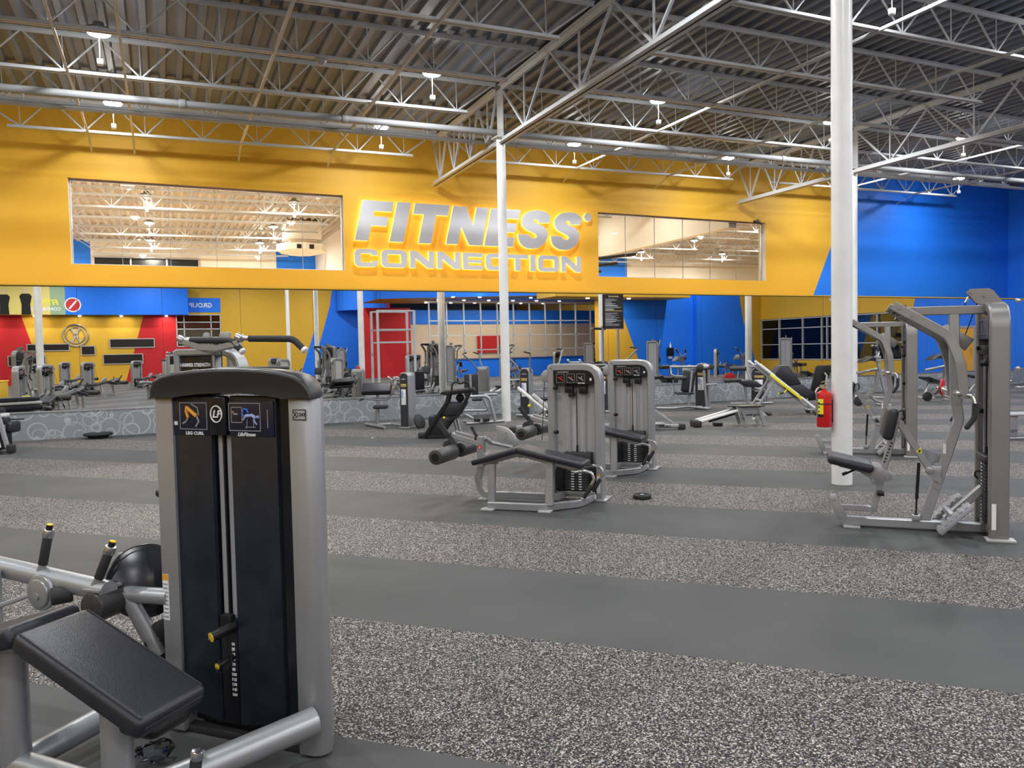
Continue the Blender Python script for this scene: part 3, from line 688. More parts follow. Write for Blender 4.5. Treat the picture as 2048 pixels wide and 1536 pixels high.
# ================================================================ gym machines
def pad(mb, a, b, W, T, bev=.03, up=None, side=None):
    """upholstered pad whose top centre line runs a -> b; W across, T thick"""
    a, b = Vector(a), Vector(b); d = (b-a); L = d.length; d.normalize()
    s = Vector(side).normalized() if side is not None else d.cross(Vector((0, 0, 1))).normalized()
    n = s.cross(d)
    if n.z < 0: n = -n; s = -s
    M = Matrix((d, s, n)).transposed().to_4x4(); M.translation = a
    mb.box((0, -W/2, -T), (L, W/2, 0), bev, 4, M=M); return M
def bolt(mb, p, d, r=.012): p = Vector(p); d = Vector(d); mb.cyl(p, p+d*.008, r, n=10)
def disc(mb, c, ax, r, t, n=28, bev=.006): c, ax = Vector(c), Vector(ax).normalized(); mb.cyl(c-ax*t/2, c+ax*t/2, r, n=n, bev=bev)
def grip(parent, p0, p1, r=.017, cap=True, tip=None):
    m = MB(); p0, p1 = Vector(p0), Vector(p1); m.cyl(p0, p1, r, n=14, bev=.003); g = m.build('hand_grip', RUBBER, parent)
    if cap:
        d = (p1-p0).normalized(); m = MB(); m.cyl(p1, p1+d*.03, r*1.12, n=14, bev=.004); m.build('grip_cap', tip or CHROME, g)
    return g
def arch(x0, x1, H, rr_, rl_, w, dpt, y, z0=.02):
    """tower frame of flat bar in the xz plane: right corner rounded by rr_, left by rl_"""
    pts = [(x0, y, z0)]; P = [(x0, y, z0), (x0, y, H), (x1, y, H), (x1, y, z0)]
    def corner(a, b, c, r):
        return fillet([a, b, c], r, 8)[1:-1] if r > 0 else [Vector(b)]
    pts = [Vector(P[0])]+corner(P[0], P[1], P[2], rl_)+corner(P[1], P[2], P[3], rr_)+[Vector(P[3])]
    m = MB(); m.bar(pts, w, dpt, up=(0, 1, 0), c=.012); return m
def icon(mb, x0, x1, z0, z1, y, mi):
    for a, b, c, d in ((x0, x1, z0, z0+.003), (x0, x1, z1-.003, z1), (x0, x0+.003, z0, z1), (x1-.003, x1, z0, z1)): mb.box((a, y-.001, c), (b, y, d), mi=mi)
FX, FZ = (1, 0, 0), (0, 0, 1)

# ---------------------------------------------------------------- the near leg curl (big shrouded tower, prone bench)
def near_leg_curl():
    t = thing('leg_curl_machine', 'big black and silver leg curl machine in the left foreground with padded bench', 'gym machine', (.493, 2.917, 0), -45)
    cx = -.379
    def mir(P): return [(2*cx-x, y) for x, y in P]
    side = [(-.097, 0), (-.035, 0), (-.008, .012), (.008, .038), (.010, .062), (-.024, .12), (-.074, .19), (-.112, .24), (-.14, .24), (-.14, .06), (-.097, .06)]
    m = MB(); m.prism(side, 'z', .012, 1.388, bev=.004); a = m.build('side_column', SILVER, t)
    m = MB(); m.box((-.078, -.002, 1.302), (-.018, 0, 1.344), mi=0)
    icon(m, -.077, -.019, 1.303, 1.343, -.002, 1)
    M = face_M((-.0355, -.003, 1.323), FX, FZ); m.text('243', .0185, M, mi=1)
    m.lathe((-.065, -.003, 1.323), (0, -1, 0), [(0, .0125), (.0008, .0125)], 18, mi=1); m.lathe((-.065, -.004, 1.323), (0, -1, 0), [(0, .0105), (.0006, .0105)], 18, mi=0)
    M = face_M((-.065, -.005, 1.323), FX, FZ); m.text('X', .02, M, mi=1, bold=.0006); m.build('asset_tag', [LIGHTGREY, BLACK], a, 'silver number plate 243 on the right column')
    m = MB(); m.prism([(-.661, 0), (-.748, 0), (-.760, .012), (-.764, .06), (-.735, .14), (-.684, .19), (-.646, .24), (-.618, .24), (-.618, .06), (-.661, .06)], 'z', .012, 1.388, bev=.004); b_ = m.build('side_column', SILVER, t)
    m = MB(); m.box((-.745, -.0015, .47), (-.715, .0, .66), mi=0); m.box((-.745, -.002, .635), (-.715, -.0015, .66), mi=1)
    for k in range(9): m.box((-.742, -.002, .48+k*.017), (-.718, -.0015, .486+k*.017), mi=2)
    m.build('warning_label', [WHITE, ORANGE, GREYP], b_)
    m = MB(); m.box((-.64, .05, .05), (-.12, .22, 1.37)); m.build('tower_housing', BLACK, t)
    m = MB(); m.prism([(-.74, .02), (-.02, .02), (-.09, .20), (-.67, .20)], 'z', 0, .035, bev=.008); m.build('base_foot', RUBBER, t)
    # front panels
    def panel(x0, x1, zb0, zb1):
        m = MB(); m.prism([(x0, zb0), (x1, zb1), (x1, 1.392), (x0, 1.392)], 'y', .012, .05, bev=.012); return m.build('front_panel', SMOKE, t)
    pl = panel(-.672, -.478, .105, .07); pr = panel(-.388, -.165, .07, .105)
    m = MB(); m.box((-.165, .028, .06), (-.097, .05, 1.38)); m.box((-.712, .028, .06), (-.672, .05, 1.38)); m.build('side_filler', BLACKG, t)
    # placards with their printing
    m = MB(); m.box((-.668, .006, 1.236), (-.482, .012, 1.375), .004); p = m.build('instruction_placard', NAVY, pl)
    m = MB(); icon(m, -.628, -.49, 1.258, 1.366, .006, 0)
    M = face_M((-.553, .005, 1.243), FX, FZ); m.text('LEG CURL', .0175, M, mi=1, bold=.0005, sx=1.15)
    # crouching leg figure in orange, ghosted outline in grey
    m.tube([(-.588, .004, 1.352), (-.592, .004, 1.33), (-.583, .004, 1.305)], .006, 8, mi=2); m.tube([(-.588, .004, 1.345), (-.566, .004, 1.33), (-.540, .004, 1.312)], .008, 8, mi=2)
    m.tube([(-.583, .004, 1.305), (-.596, .004, 1.288), (-.61, .004, 1.282)], .004, 8, mi=0)
    m.tube([(-.54, .004, 1.312), (-.53, .004, 1.29), (-.546, .004, 1.27)], .004, 8, mi=0); m.tube([(-.566, .004, 1.36), (-.535, .004, 1.345), (-.53, .004, 1.315)], .0025, 6, mi=0)
    m.box((-.655, .004, 1.275), (-.64, .006, 1.29), mi=1)
    m.build('placard_print', [GREYP, WHITE, ORANGE], p)
    m = MB(); m.box((-.384, .006, 1.236), (-.172, .012, 1.375), .004); p = m.build('instruction_placard', NAVY, pr)
    m = MB(); icon(m, -.384, -.232, 1.256, 1.366, .006, 0); icon(m, -.372, -.318, 1.288, 1.35, .006, 0)
    M = face_M((-.30, .005, 1.243), FX, FZ); m.text('LifeFitness', .02, M, mi=1, bold=.0004, shear=.3)
    y = .004
    m.tube([(-.30, y, 1.315), (-.27, y, 1.318), (-.252, y, 1.308)], .007, 8, mi=3); m.sphere((-.243, y, 1.312), .007, 10, mi=3)
    m.tube([(-.30, y, 1.315), (-.312, y, 1.30)], .004, 8, mi=3); m.tube([(-.262, y, 1.312), (-.258, y, 1.292), (-.248, y, 1.282)], .003, 6, mi=3)
    m.tube([(-.308, y, 1.312), (-.316, y, 1.326), (-.308, y, 1.344), (-.294, y, 1.34), (-.286, y, 1.328)], .004, 8, mi=4)
    m.tube([(-.293, y, 1.305), (-.296, y, 1.27), (-.30, y, 1.268)], .0015, 6, mi=0); m.tube([(-.265, y, 1.305), (-.262, y, 1.27)], .0015, 6, mi=0); m.tube([(-.302, y, 1.272), (-.255, y, 1.272)], .0015, 6, mi=0)
    m.tube([(-.358, y, 1.322), (-.338, y, 1.322)], .004, 8, mi=0); m.sphere((-.361, y, 1.33), .004, 8, mi=2); m.box((-.2, y, 1.27), (-.197, .006, 1.34), mi=0)
    m.build('placard_print', [GREYP, WHITE, ORANGE, PALEBLUE, BLUEP], p)
    # centre badge
    m = MB(); m.box((-.476, -.004, 1.236), (-.392, .03, 1.392), .01); bd = m.build('centre_badge', BLACKG, t)
    m = MB(); pts = [(-.434+.027*math.cos(a), -.006, 1.322+.032*math.sin(a)) for a in [k*2*math.pi/32 for k in range(32)]]
    m.tube(pts, .0028, 6, closed=True); M = face_M((-.434, -.006, 1.321), FX, FZ); m.text('LF', .04, M, bold=.001, shear=.25); m.build('maker_emblem', WHITE, bd)
    # guide rods, cable, weight column, selector
    for x in (-.455, -.412):
        m = MB(); m.box((x-.011, .036, .42), (x+.011, .05, 1.24)); m.build('guide_rod', LIGHTGREY if False else GREYP, t)
    m = MB(); m.cyl((-.433, .03, .52), (-.433, .03, 1.24), .005, n=8); m.build('lift_cable', BLACK, t)
    m = MB(); m.box((-.475, .02, .07), (-.392, .05, .50), .004); ws = m.build('weight_stack', BLACKG, t)
    m = MB()
    for k, s in enumerate(('10', '25', '40', '55', '70', '85', '100', '115', '130', '145', '160')):
        m.text(s, .0165, face_M((-.413, .018, .398-k*.0205), FX, FZ), mi=0, bold=.0004)
    m.build('weight_numbers', WHITE, ws)
    m = MB(); m.cyl((-.405, .03, .475), (-.442, -.07, .455), .021, n=16, bev=.004); m.box((-.46, .0, .46), (-.405, .03, .52), .006); kn = m.build('increment_lever', BLACK, t)
    m = MB(); m.cyl((-.4415, -.069, .455), (-.4425, -.0715, .4545), .019, n=20); k2 = m.build('lever_cap', YEL, kn, 'yellow lever cap')
    m = MB()
    for dx, dz in ((0, .009), (-.008, -.006), (.008, -.006)): m.sphere((-.443+dx, -.0722, .4545+dz), .0028, 8)
    m.build('cap_marks', BROWN, k2)
    m = MB(); m.cyl((-.415, .02, .348), (-.435, -.05, .332), .0125, n=14, bev=.003); pn = m.build('selector_pin', BLACK, t)
    m = MB(); m.cyl((-.4345, -.0495, .3325), (-.4355, -.053, .332), .0125, n=16); m.build('pin_cap', YEL, pn, 'yellow pin cap')
    m = MB(); m.tube(fillet([(-.435, -.05, .33), (-.43, -.06, .305), (-.405, -.03, .31), (-.398, .0, .37)], .03), .0025, 6); m.build('pin_lanyard', BLACK, pn)
    # shroud cap with its long arched top
    top = [(-.757, 1.40), (-.753, 1.432), (-.742, 1.457), (-.705, 1.474), (-.64, 1.487), (-.54, 1.496), (-.44, 1.501), (-.33, 1.501), (-.22, 1.497), (-.13, 1.488), (-.06, 1.474), (-.02, 1.455), (.004, 1.43), (.013, 1.40)]
    bot = [(.013, 1.384), (-.10, 1.384), (-.165, 1.393), (-.26, 1.402), (-.379, 1.406), (-.50, 1.402), (-.60, 1.393), (-.66, 1.384), (-.757, 1.384)]
    m = MB(); rings = []
    for y, s, dz in ((-.014, .955, .030), (-.021, .975, .016), (-.020, .99, .006), (-.008, .998, 0), (.05, .998, 0), (.085, .96, 0), (.13, .885, .002), (.19, .775, .006), (.235, .70, .012), (.25, .66, .03)):
        rings.append([m.bm.verts.new((cx+(x-cx)*s, y, z if z < 1.41 and abs(x-cx) < .41 and (x, z) in bot else max(1.388, z-dz))) for x, z in top+bot])
    for A, B_ in zip(rings, rings[1:]):
        for k in range(len(A)): m._face([A[k], A[(k+1) % len(A)], B_[(k+1) % len(A)], B_[k]])
    m._face(rings[0]); m._face(rings[-1]); cap = m.build('top_shroud', CAPM, t, smooth=60)
    m = MB(); m.box((-.50, .07, 1.485), (-.22, .18, 1.5035), .008); m.build('shroud_tray', BLACK, cap)
    # frame below and beside the tower
    m = MB(); m.tube([(-.012, -.015, .165), (-.30, -.50, .115), (-.45, -.62, .10)], .052, 20, fil=.1); m.build('base_tube', SILVER, t)
    m = MB(); m.tube([(-.96, -.50, .085), (-.43, -.53, .085)], .05, 18); m.build('base_tube', SILVER, t)
    m = MB(); m.tube([(-.95, -.50, .085), (-.93, .02, .10), (-.72, .10, .10)], .047, 18, fil=.08); m.build('base_tube', SILVER, t)
    for x, y, h in ((-.955, -.5, .535), (-.43, -.53, .46)):
        m = MB(); m.cyl((x, y, .0), (x, y, h), .05, n=24); m.cyl((x, y, 0), (x, y, .02), .058, n=20); m.build('leg', SILVER, t)
    m = MB(); m.bar([(-.96, -.52, .535), (-.74, -.52, .555), (-.28, -.52, .40)], .06, .05, fil=.05); m.build('pad_support', SILVER, t)
    m = MB(); m.box((-.36, -.6, .33), (-.2, -.42, .39), .03, 3); m.build('pad_bracket', BLACK, t)
    # the two pads
    pa, pb = (-.715, -.525, .655), (-.165, -.53, .437)
    m = MB(); M = pad(m, pa, pb, .285, .075, .026); m.build('bench_pad', VINYL, t)
    m = MB(); L = (Vector(pb)-Vector(pa)).length
    for yy in (-.128, .128): m.tube([M @ Vector((.02, yy, -.0015)), M @ Vector((L-.02, yy, -.0015))], .0028, 6)
    m.tube([M @ Vector((.02, -.1425, -.05)), M @ Vector((L-.02, -.1425, -.05))], .0025, 6); m.tube([M @ Vector((L+.0, -.12, -.03)), M @ Vector((L+.0, .12, -.03))], .0025, 6)
    m.build('pad_piping', RUBBER, t.children[-1])
    m = MB(); pad(m, (-1.32, -.525, .50), (-.745, -.525, .668), .285, .075, .026); m.build('bench_pad', VINYL, t)
    # hand grips under the head end
    m = MB(); m.tube([(-.25, -.56, .12), (-.10, -.60, .15), (-.055, -.60, .19)], .014, 10, fil=.05); m.build('grip_bracket', SILVER, t); grip(t, (-.055, -.60, .18), (-.028, -.60, .315), .018)
    # movement arm: tube, cam, roller, start-position levers
    m = MB(); m.tube([(-.735, .02, .56), (-.60-.42, -.03, .565)], .034, 16); m.build('pivot_shaft', SILVER, t)
    m = MB(); m.tube([(-.93, -.10, .60), (-1.60, -.10, .655), (-1.75, -.10, .63)], .043, 18, fil=.1); m.cyl((-1.66, -.10, .652), (-1.72, -.10, .64), .0455, n=18); arm = m.build('movement_arm', SILVER, t)
    m = MB(); m.tube([(-.93, -.02, .58), (-.86, .02, .40), (-.82, .04, .30)], .035, 14, fil=.06); m.build('cam_arm', SILVER, t)
    m = MB(); disc(m, (-.90, .06, .60), (.75, -.62, .25), .155, .03, 36); disc(m, (-.895, .054, .602), (.75, -.62, .25), .135, .036, 36); m.build('cam_wheel', BLACKG, t)
    m = MB(); M = face_M((-.955, .045, .64), (.62, .75, .05), (0, 0, 1)); m.box((-.055, -.10, -.006), (.055, .09, .006), .004, M=M)
    for q_ in ((-.035, .065), (.03, .06), (.04, -.01), (-.04, -.01)): bolt(m, M @ Vector((q_[0], q_[1], .006)), M.to_3x3() @ Vector((0, 0, 1)), .008)
    m.build('cam_plate', SILVER, t)
    m = MB(); disc(m, (-.80, .06, .36), (.75, -.62, .1), .085, .022); m.build('pulley', BLACK, t)
    m = MB(); m.tube([(-.80, .03, .37), (-.90, .0, .46)], .003, 6); m.build('cam_cable', BLACK, t)
    m = MB(); m.cyl((-.965, -.16, .545), (-.965, .0, .545), .062, n=26, bev=.012); m.build('thigh_roller', FOAM, t)
    m = MB(); m.box((-1.02, -.15, .605), (-.93, -.03, .618), .004); bolt(m, (-.95, -.09, .618), (0, 0, 1)); m.build('roller_bracket', SILVER, t)
    m = MB(); m.cyl((-1.17, -.17, .575), (-1.12, -.11, .58), .036, n=18, bev=.006); m.build('stop_bumper', RUBBER, t)
    m = MB(); disc(m, (-1.25, -.15, .58), (0, 1, 0), .075, .02); disc(m, (-1.25, -.165, .58), (0, 1, 0), .06, .012); bolt(m, (-1.25, -.17, .57), (0, -1, 0), .014); m.build('range_disc', SILVER, t)
    m = MB(); m.bar([(-1.50, -.16, .66), (-1.50, -.16, .44)], .05, .014, up=(0, 1, 0)); bolt(m, (-1.50, -.168, .64), (0, -1, 0)); bolt(m, (-1.50, -.168, .47), (0, -1, 0)); m.build('link_plate', SILVER, t)
    m = MB(); m.bar([(-1.50, -.16, .50), (-1.30, -.16, .57)], .03, .02); m.build('link_rod', GREYP, t)
    for p0, p1, p2 in (((-1.31, -.12, .62), (-1.285, -.11, .685), (-1.262, -.10, .80)), ((-.985, -.12, .625), (-.965, -.115, .655), (-.925, -.10, .755))):
        m = MB(); m.cyl(p0, p1, .016, n=12); lv = m.build('range_lever', SILVER, t)
        g = grip(lv, p1, p2, .019, cap=False); d = (Vector(p2)-Vector(p1)).normalized(); p2 = Vector(p2)
        m = MB(); m.cyl(p2, p2+d*.035, .022, n=16, bev=.003); m.build('lever_collar', ALU, lv)
        m = MB(); m.cyl(p2+d*.035, p2+d*.053, .013, n=14); m.build('lever_button', BLACK, lv)
        m = MB(); m.cyl(p2+d*.053, p2+d*.058, .0125, n=14, bev=.002); m.build('button_top', YEL, lv, 'yellow button top')
    return t
near_leg_curl()
# crumpled clear bottle under the near bench
def crumpled():
    rnd = random.Random(4); m = MB(); b = bmesh.new(); bmesh.ops.create_uvsphere(b, u_segments=12, v_segments=8, radius=1)
    for v in b.verts:
        k = 1+rnd.uniform(-.3, .2); v.co = Vector((v.co.x*.07*k, v.co.y*.045*k, .045+v.co.z*.043*k))
    m.merge(b); o = m.build('crumpled_bottle', CLEARP, smooth=10); o.location = (-.086, 3.20, 0); return tag(o, 'crumpled clear plastic bottle on the floor under the near bench', 'bottle')
crumpled()

# ---------------------------------------------------------------- selectorised prone leg curl
def leg_curl(label, loc, rz, group):
    t = thing('leg_curl_machine', label, 'gym machine', loc, rz, group)
    arch(-.530, -.035, 1.36, .16, .015, .075, .15, .075).build('tower_frame', SILVER, t)
    m = MB(); m.box((-.56, -.02, 0), (-.50, .2, .022), .005); m.box((-.075, -.05, 0), (.05, .22, .022), .005); m.box((-.53, .02, .03), (-.03, .12, .09), .008); m.build('tower_foot', SILVER, t)
    m = MB(); m.box((-.495, .10, .09), (-.07, .115, 1.33)); m.build('rear_panel', LIGHTGREY, t)
    ang = [k*math.pi/2/6 for k in range(7)]
    pl = [(-.495, 1.19), (-.07, 1.19), (-.07, 1.225)]+[(-.19+.12*math.cos(a), 1.21+.118*math.sin(a)) for a in ang]+[(-.495, 1.328)]
    m = MB(); m.prism(pl, 'y', .0, .02); p = m.build('instruction_placard', BLACKG, t)
    m = MB()
    for i, x in enumerate((-.465, -.355, -.25)):
        icon(m, x, x+.085, 1.205, 1.295, -.001, 0)
        m.tube([(x+.02, -.003, 1.26), (x+.045, -.003, 1.245), (x+.07, -.003, 1.225)], .006, 6, mi=(2 if i == 0 else 0)); m.tube([(x+.045, -.003, 1.245), (x+.06, -.003, 1.27)], .005, 6, mi=(2 if i < 2 else 0))
    m.text('HAMMER STRENGTH', .013, face_M((-.395, -.002, 1.312), FX, FZ), mi=1); m.text('LEG CURL', .016, face_M((-.2, -.002, 1.198), FX, FZ), mi=1, bold=.0004)
    m.box((-.115, -.002, 1.225), (-.095, 0, 1.25), mi=1); m.build('placard_print', [GREYP, WHITE, REDP], p)
    for x in (-.35, -.19):
        m = MB(); m.cyl((x, .055, .35), (x, .055, 1.12), .011, n=12); m.build('guide_rod', GREYP, t)
    m = MB(); m.cyl((-.27, .055, .49), (-.27, .055, 1.13), .005, n=8); m.cyl((-.27, .055, .49), (-.27, .055, .56), .011, n=8); m.build('lift_cable', BLACK, t)
    m = MB(); m.box((-.385, .02, 1.10), (-.30, .09, 1.165), .006); m.box((-.235, .02, 1.09), (-.155, .09, 1.165), .006); m.box((-.385, .03, 1.165), (-.155, .08, 1.185), .005); m.box((-.34, .0, 1.06), (-.29, .09, 1.10), .006); m.build('upper_carriage', BLACK, t)
    m = MB(); m.box((-.40, .0, .42), (-.115, .10, .49), .004); m.build('stack_head', STACK, t)
    for k in range(12):
        m = MB(); m.box((-.40, .0, .10+k*.0262), (-.115, .10, .124+k*.0262), .003); w_ = m.build('weight_plate', STACK, t)
        if k < 11 :
            m = MB(); m.box((-.325, -.0015, .107+k*.0262), (-.295, 0, .117+k*.0262)); m.box((-.245, -.0015, .107+k*.0262), (-.215, 0, .117+k*.0262)); m.build('plate_marking', WHITE, w_)
    m = MB(); m.box((-.13, -.035, .09), (-.075, .1, .37), .004); m.box((-.47, -.03, .09), (-.40, .1, .34), .004); m.build('stack_guard', BLACK, t)
    m = MB(); m.box((-.055, -.002, .085), (-.022, 0, .275), mi=0); m.box((-.055, -.003, .255), (-.022, -.002, .275), mi=1)
    for k in range(8): m.box((-.052, -.003, .095+k*.019), (-.025, -.002, .102+k*.019), mi=2)
    m.build('warning_label', [WHITE, ORANGE, GREYP], t)
    m = MB(); m.box((-.10, -.032, .03), (-.055, -.03, .075)); m.build('serial_sticker', WHITE, t)
    for z in (.70, 1.155):
        m = MB(); m.cyl((-.49, -.01, z), (-.45, -.03, z), .02, n=12, bev=.004); m.build('panel_knob', BLACK, t)
    m = MB(); m.prism([(-.565, 1.34), (-.60, 1.335), (-.645, 1.29), (-.645, 1.23), (-.62, 1.205), (-.565, 1.205)], 'y', .03, .10, bev=.004); m.build('pulley_bracket', SILVER, t)
    m = MB(); m.cyl((-.612, .06, 1.24), (-.60, -.10, .62), .004, n=6); m.build('arm_cable', BLACK, t)
    # bench frame
    m = MB(); m.bar([(-.975, -.66, .04), (-.42, -.63, .04), (-.14, -.34, .04), (-.10, -.02, .04)], .05, .07, fil=.16, fn=8); m.build('base_rail', SILVER, t)
    m = MB(); m.bar([(-1.20, -.20, .055), (-.42, -.16, .055), (-.42, .05, .055)], .05, .07); m.build('base_rail', SILVER, t)
    m = MB(); m.box((-1.03, -.74, 0), (-.90, -.63, .018), .005); m.box((-.46, -.69, 0), (-.34, -.57, .018), .005); m.box((-1.26, -.26, 0), (-1.16, -.14, .02), .005); m.build('foot_pad', LIGHTGREY, t)
    m = MB(); m.bar([(-.955, -.62, .04), (-.955, -.60, .44)], .07, .055, up=(0, 1, 0)); m.build('leg', SILVER, t)
    m = MB(); m.bar([(-.37, -.60, .06), (-.37, -.55, .47)], .075, .055, up=(0, 1, 0)); m.build('leg', SILVER, t)
    m = MB(); m.bar([(-1.08, -.52, .435), (-.685, -.52, .545), (-.06, -.52, .40)], .06, .06, fil=.05); m.bar([(-.685, -.52, .52), (-.685, -.2, .52)], .05, .05); m.bar([(-1.2, -.2, .47), (-.95, -.5, .44)], .045, .045); m.build('pad_support', SILVER, t)
    m = MB(); pad(m, (-1.165, -.51, .475), (-.69, -.51, .615), .30, .062, .024); m.build('thigh_pad', VINYL, t)
    m = MB(); pad(m, (-.675, -.51, .615), (-.015, -.51, .482), .30, .062, .024); m.build('chest_pad', VINYL, t)
    for y in (-.68, -.34):
        m = MB(); m.tube([(-.10, y, .40), (.0, y, .418), (.075, y, .40), (.095, y, .34), (.065, y, .29)], .014, 12, fil=.04); m.build('grip_bracket', CHROME, t); g = grip(t, (.065, y, .285), (-.005, y, .165), .018)
    # movement arm
    m = MB(); m.bar([(-1.235, -.2, .34), (-1.235, -.2, .655)], .075, .07, up=(0, 1, 0)); m.bar([(-1.235, -.2, .36), (-1.275, -.2, .22), (-1.255, -.2, .12), (-1.19, -.2, .03)], .07, .05, fil=.08, up=(0, 1, 0)); m.build('arm_post', SILVER, t)
    m = MB(); m.lathe((-1.235, -.236, .55), (0, -1, 0), [(0, .022), (.002, .022)], 18, mi=0); m.text('()', .03, face_M((-1.235, -.239, .55), FX, FZ), mi=1, bold=.001); m.build('round_badge', [REDP, WHITE], t)
    m = MB(); m.bar([(-1.22, -.2, .575), (-1.56, -.2, .665)], .055, .075, up=(0, 1, 0)); m.bar([(-1.30, -.2, .645), (-1.52, -.2, .70)], .03, .02, up=(0, 1, 0)); m.build('movement_arm', SILVER, t)
    m = MB(); m.bar([(-1.70, -.24, .80), (-1.54, -.24, .60), (-1.50, -.28, .52)], .055, .018, up=(0, 1, 0)); bolt(m, (-1.60, -.25, .675), (0, -1, 0), .018); m.build('hinge_link', RUBBER, t)
    for y0, y1 in ((-.74, -.32), (-.16, .26)):
        if y0 > -.5 and False: continue
        m = MB(); m.cyl((-1.50, y0, .505), (-1.50, y1, .505), .078, n=28, bev=.014); r_ = m.build('ankle_roller', FOAM, t)
        m = MB(); m.cyl((-1.50, y0-.004, .505), (-1.50, y0, .505), .04, n=20); m.build('roller_cap', BLACK, r_)
    m = MB(); m.cyl((-1.50, -.735, .505), (-1.50, .255, .505), .014, n=10); m.build('roller_axle', CHROME, t)
    sec = [(-1.12, .56)]+[(-1.12+.21*math.cos(a), .56+.19*math.sin(a)) for a in [R(95-k*105/12) for k in range(13)]]
    m = MB(); m.prism(sec, 'y', -.02, .02, bev=.004); bolt(m, (-1.05, -.02, .62), (0, -1, 0), .02); bolt(m, (-1.02, -.02, .68), (0, -1, 0)); bolt(m, (-.98, -.02, .6), (0, -1, 0)); m.build('cam_sector', SILVER, t)
    m = MB(); m.tube([(-1.20, -.2, .645), (-1.17, -.08, .58), (-.95, -.02, .53)], .022, 10); m.build('pivot_shaft', SILVER, t)
    grip(t, (-1.275, -.2, .64), (-1.325, -.2, .735), .017, tip=RUBBER); m = MB(); m.box((-1.3, -.23, .61), (-1.25, -.17, .65), .01); m.build('lever_pivot', BLACK, t)
    m = MB(); m.cyl((-1.62, -.2, .55), (-1.62, -.05, .55), .06, n=20, bev=.01); m.build('end_bumper', RUBBER, t)
    return t
LC = leg_curl('silver prone leg curl machine in the middle, nearer of the pair', (3.996, 6.664, 0), -45, 'prone leg curl machines')
again(LC, (5.585, 8.055, 0), -45, 'silver prone leg curl machine in the middle, farther of the pair, partly behind the nearer')

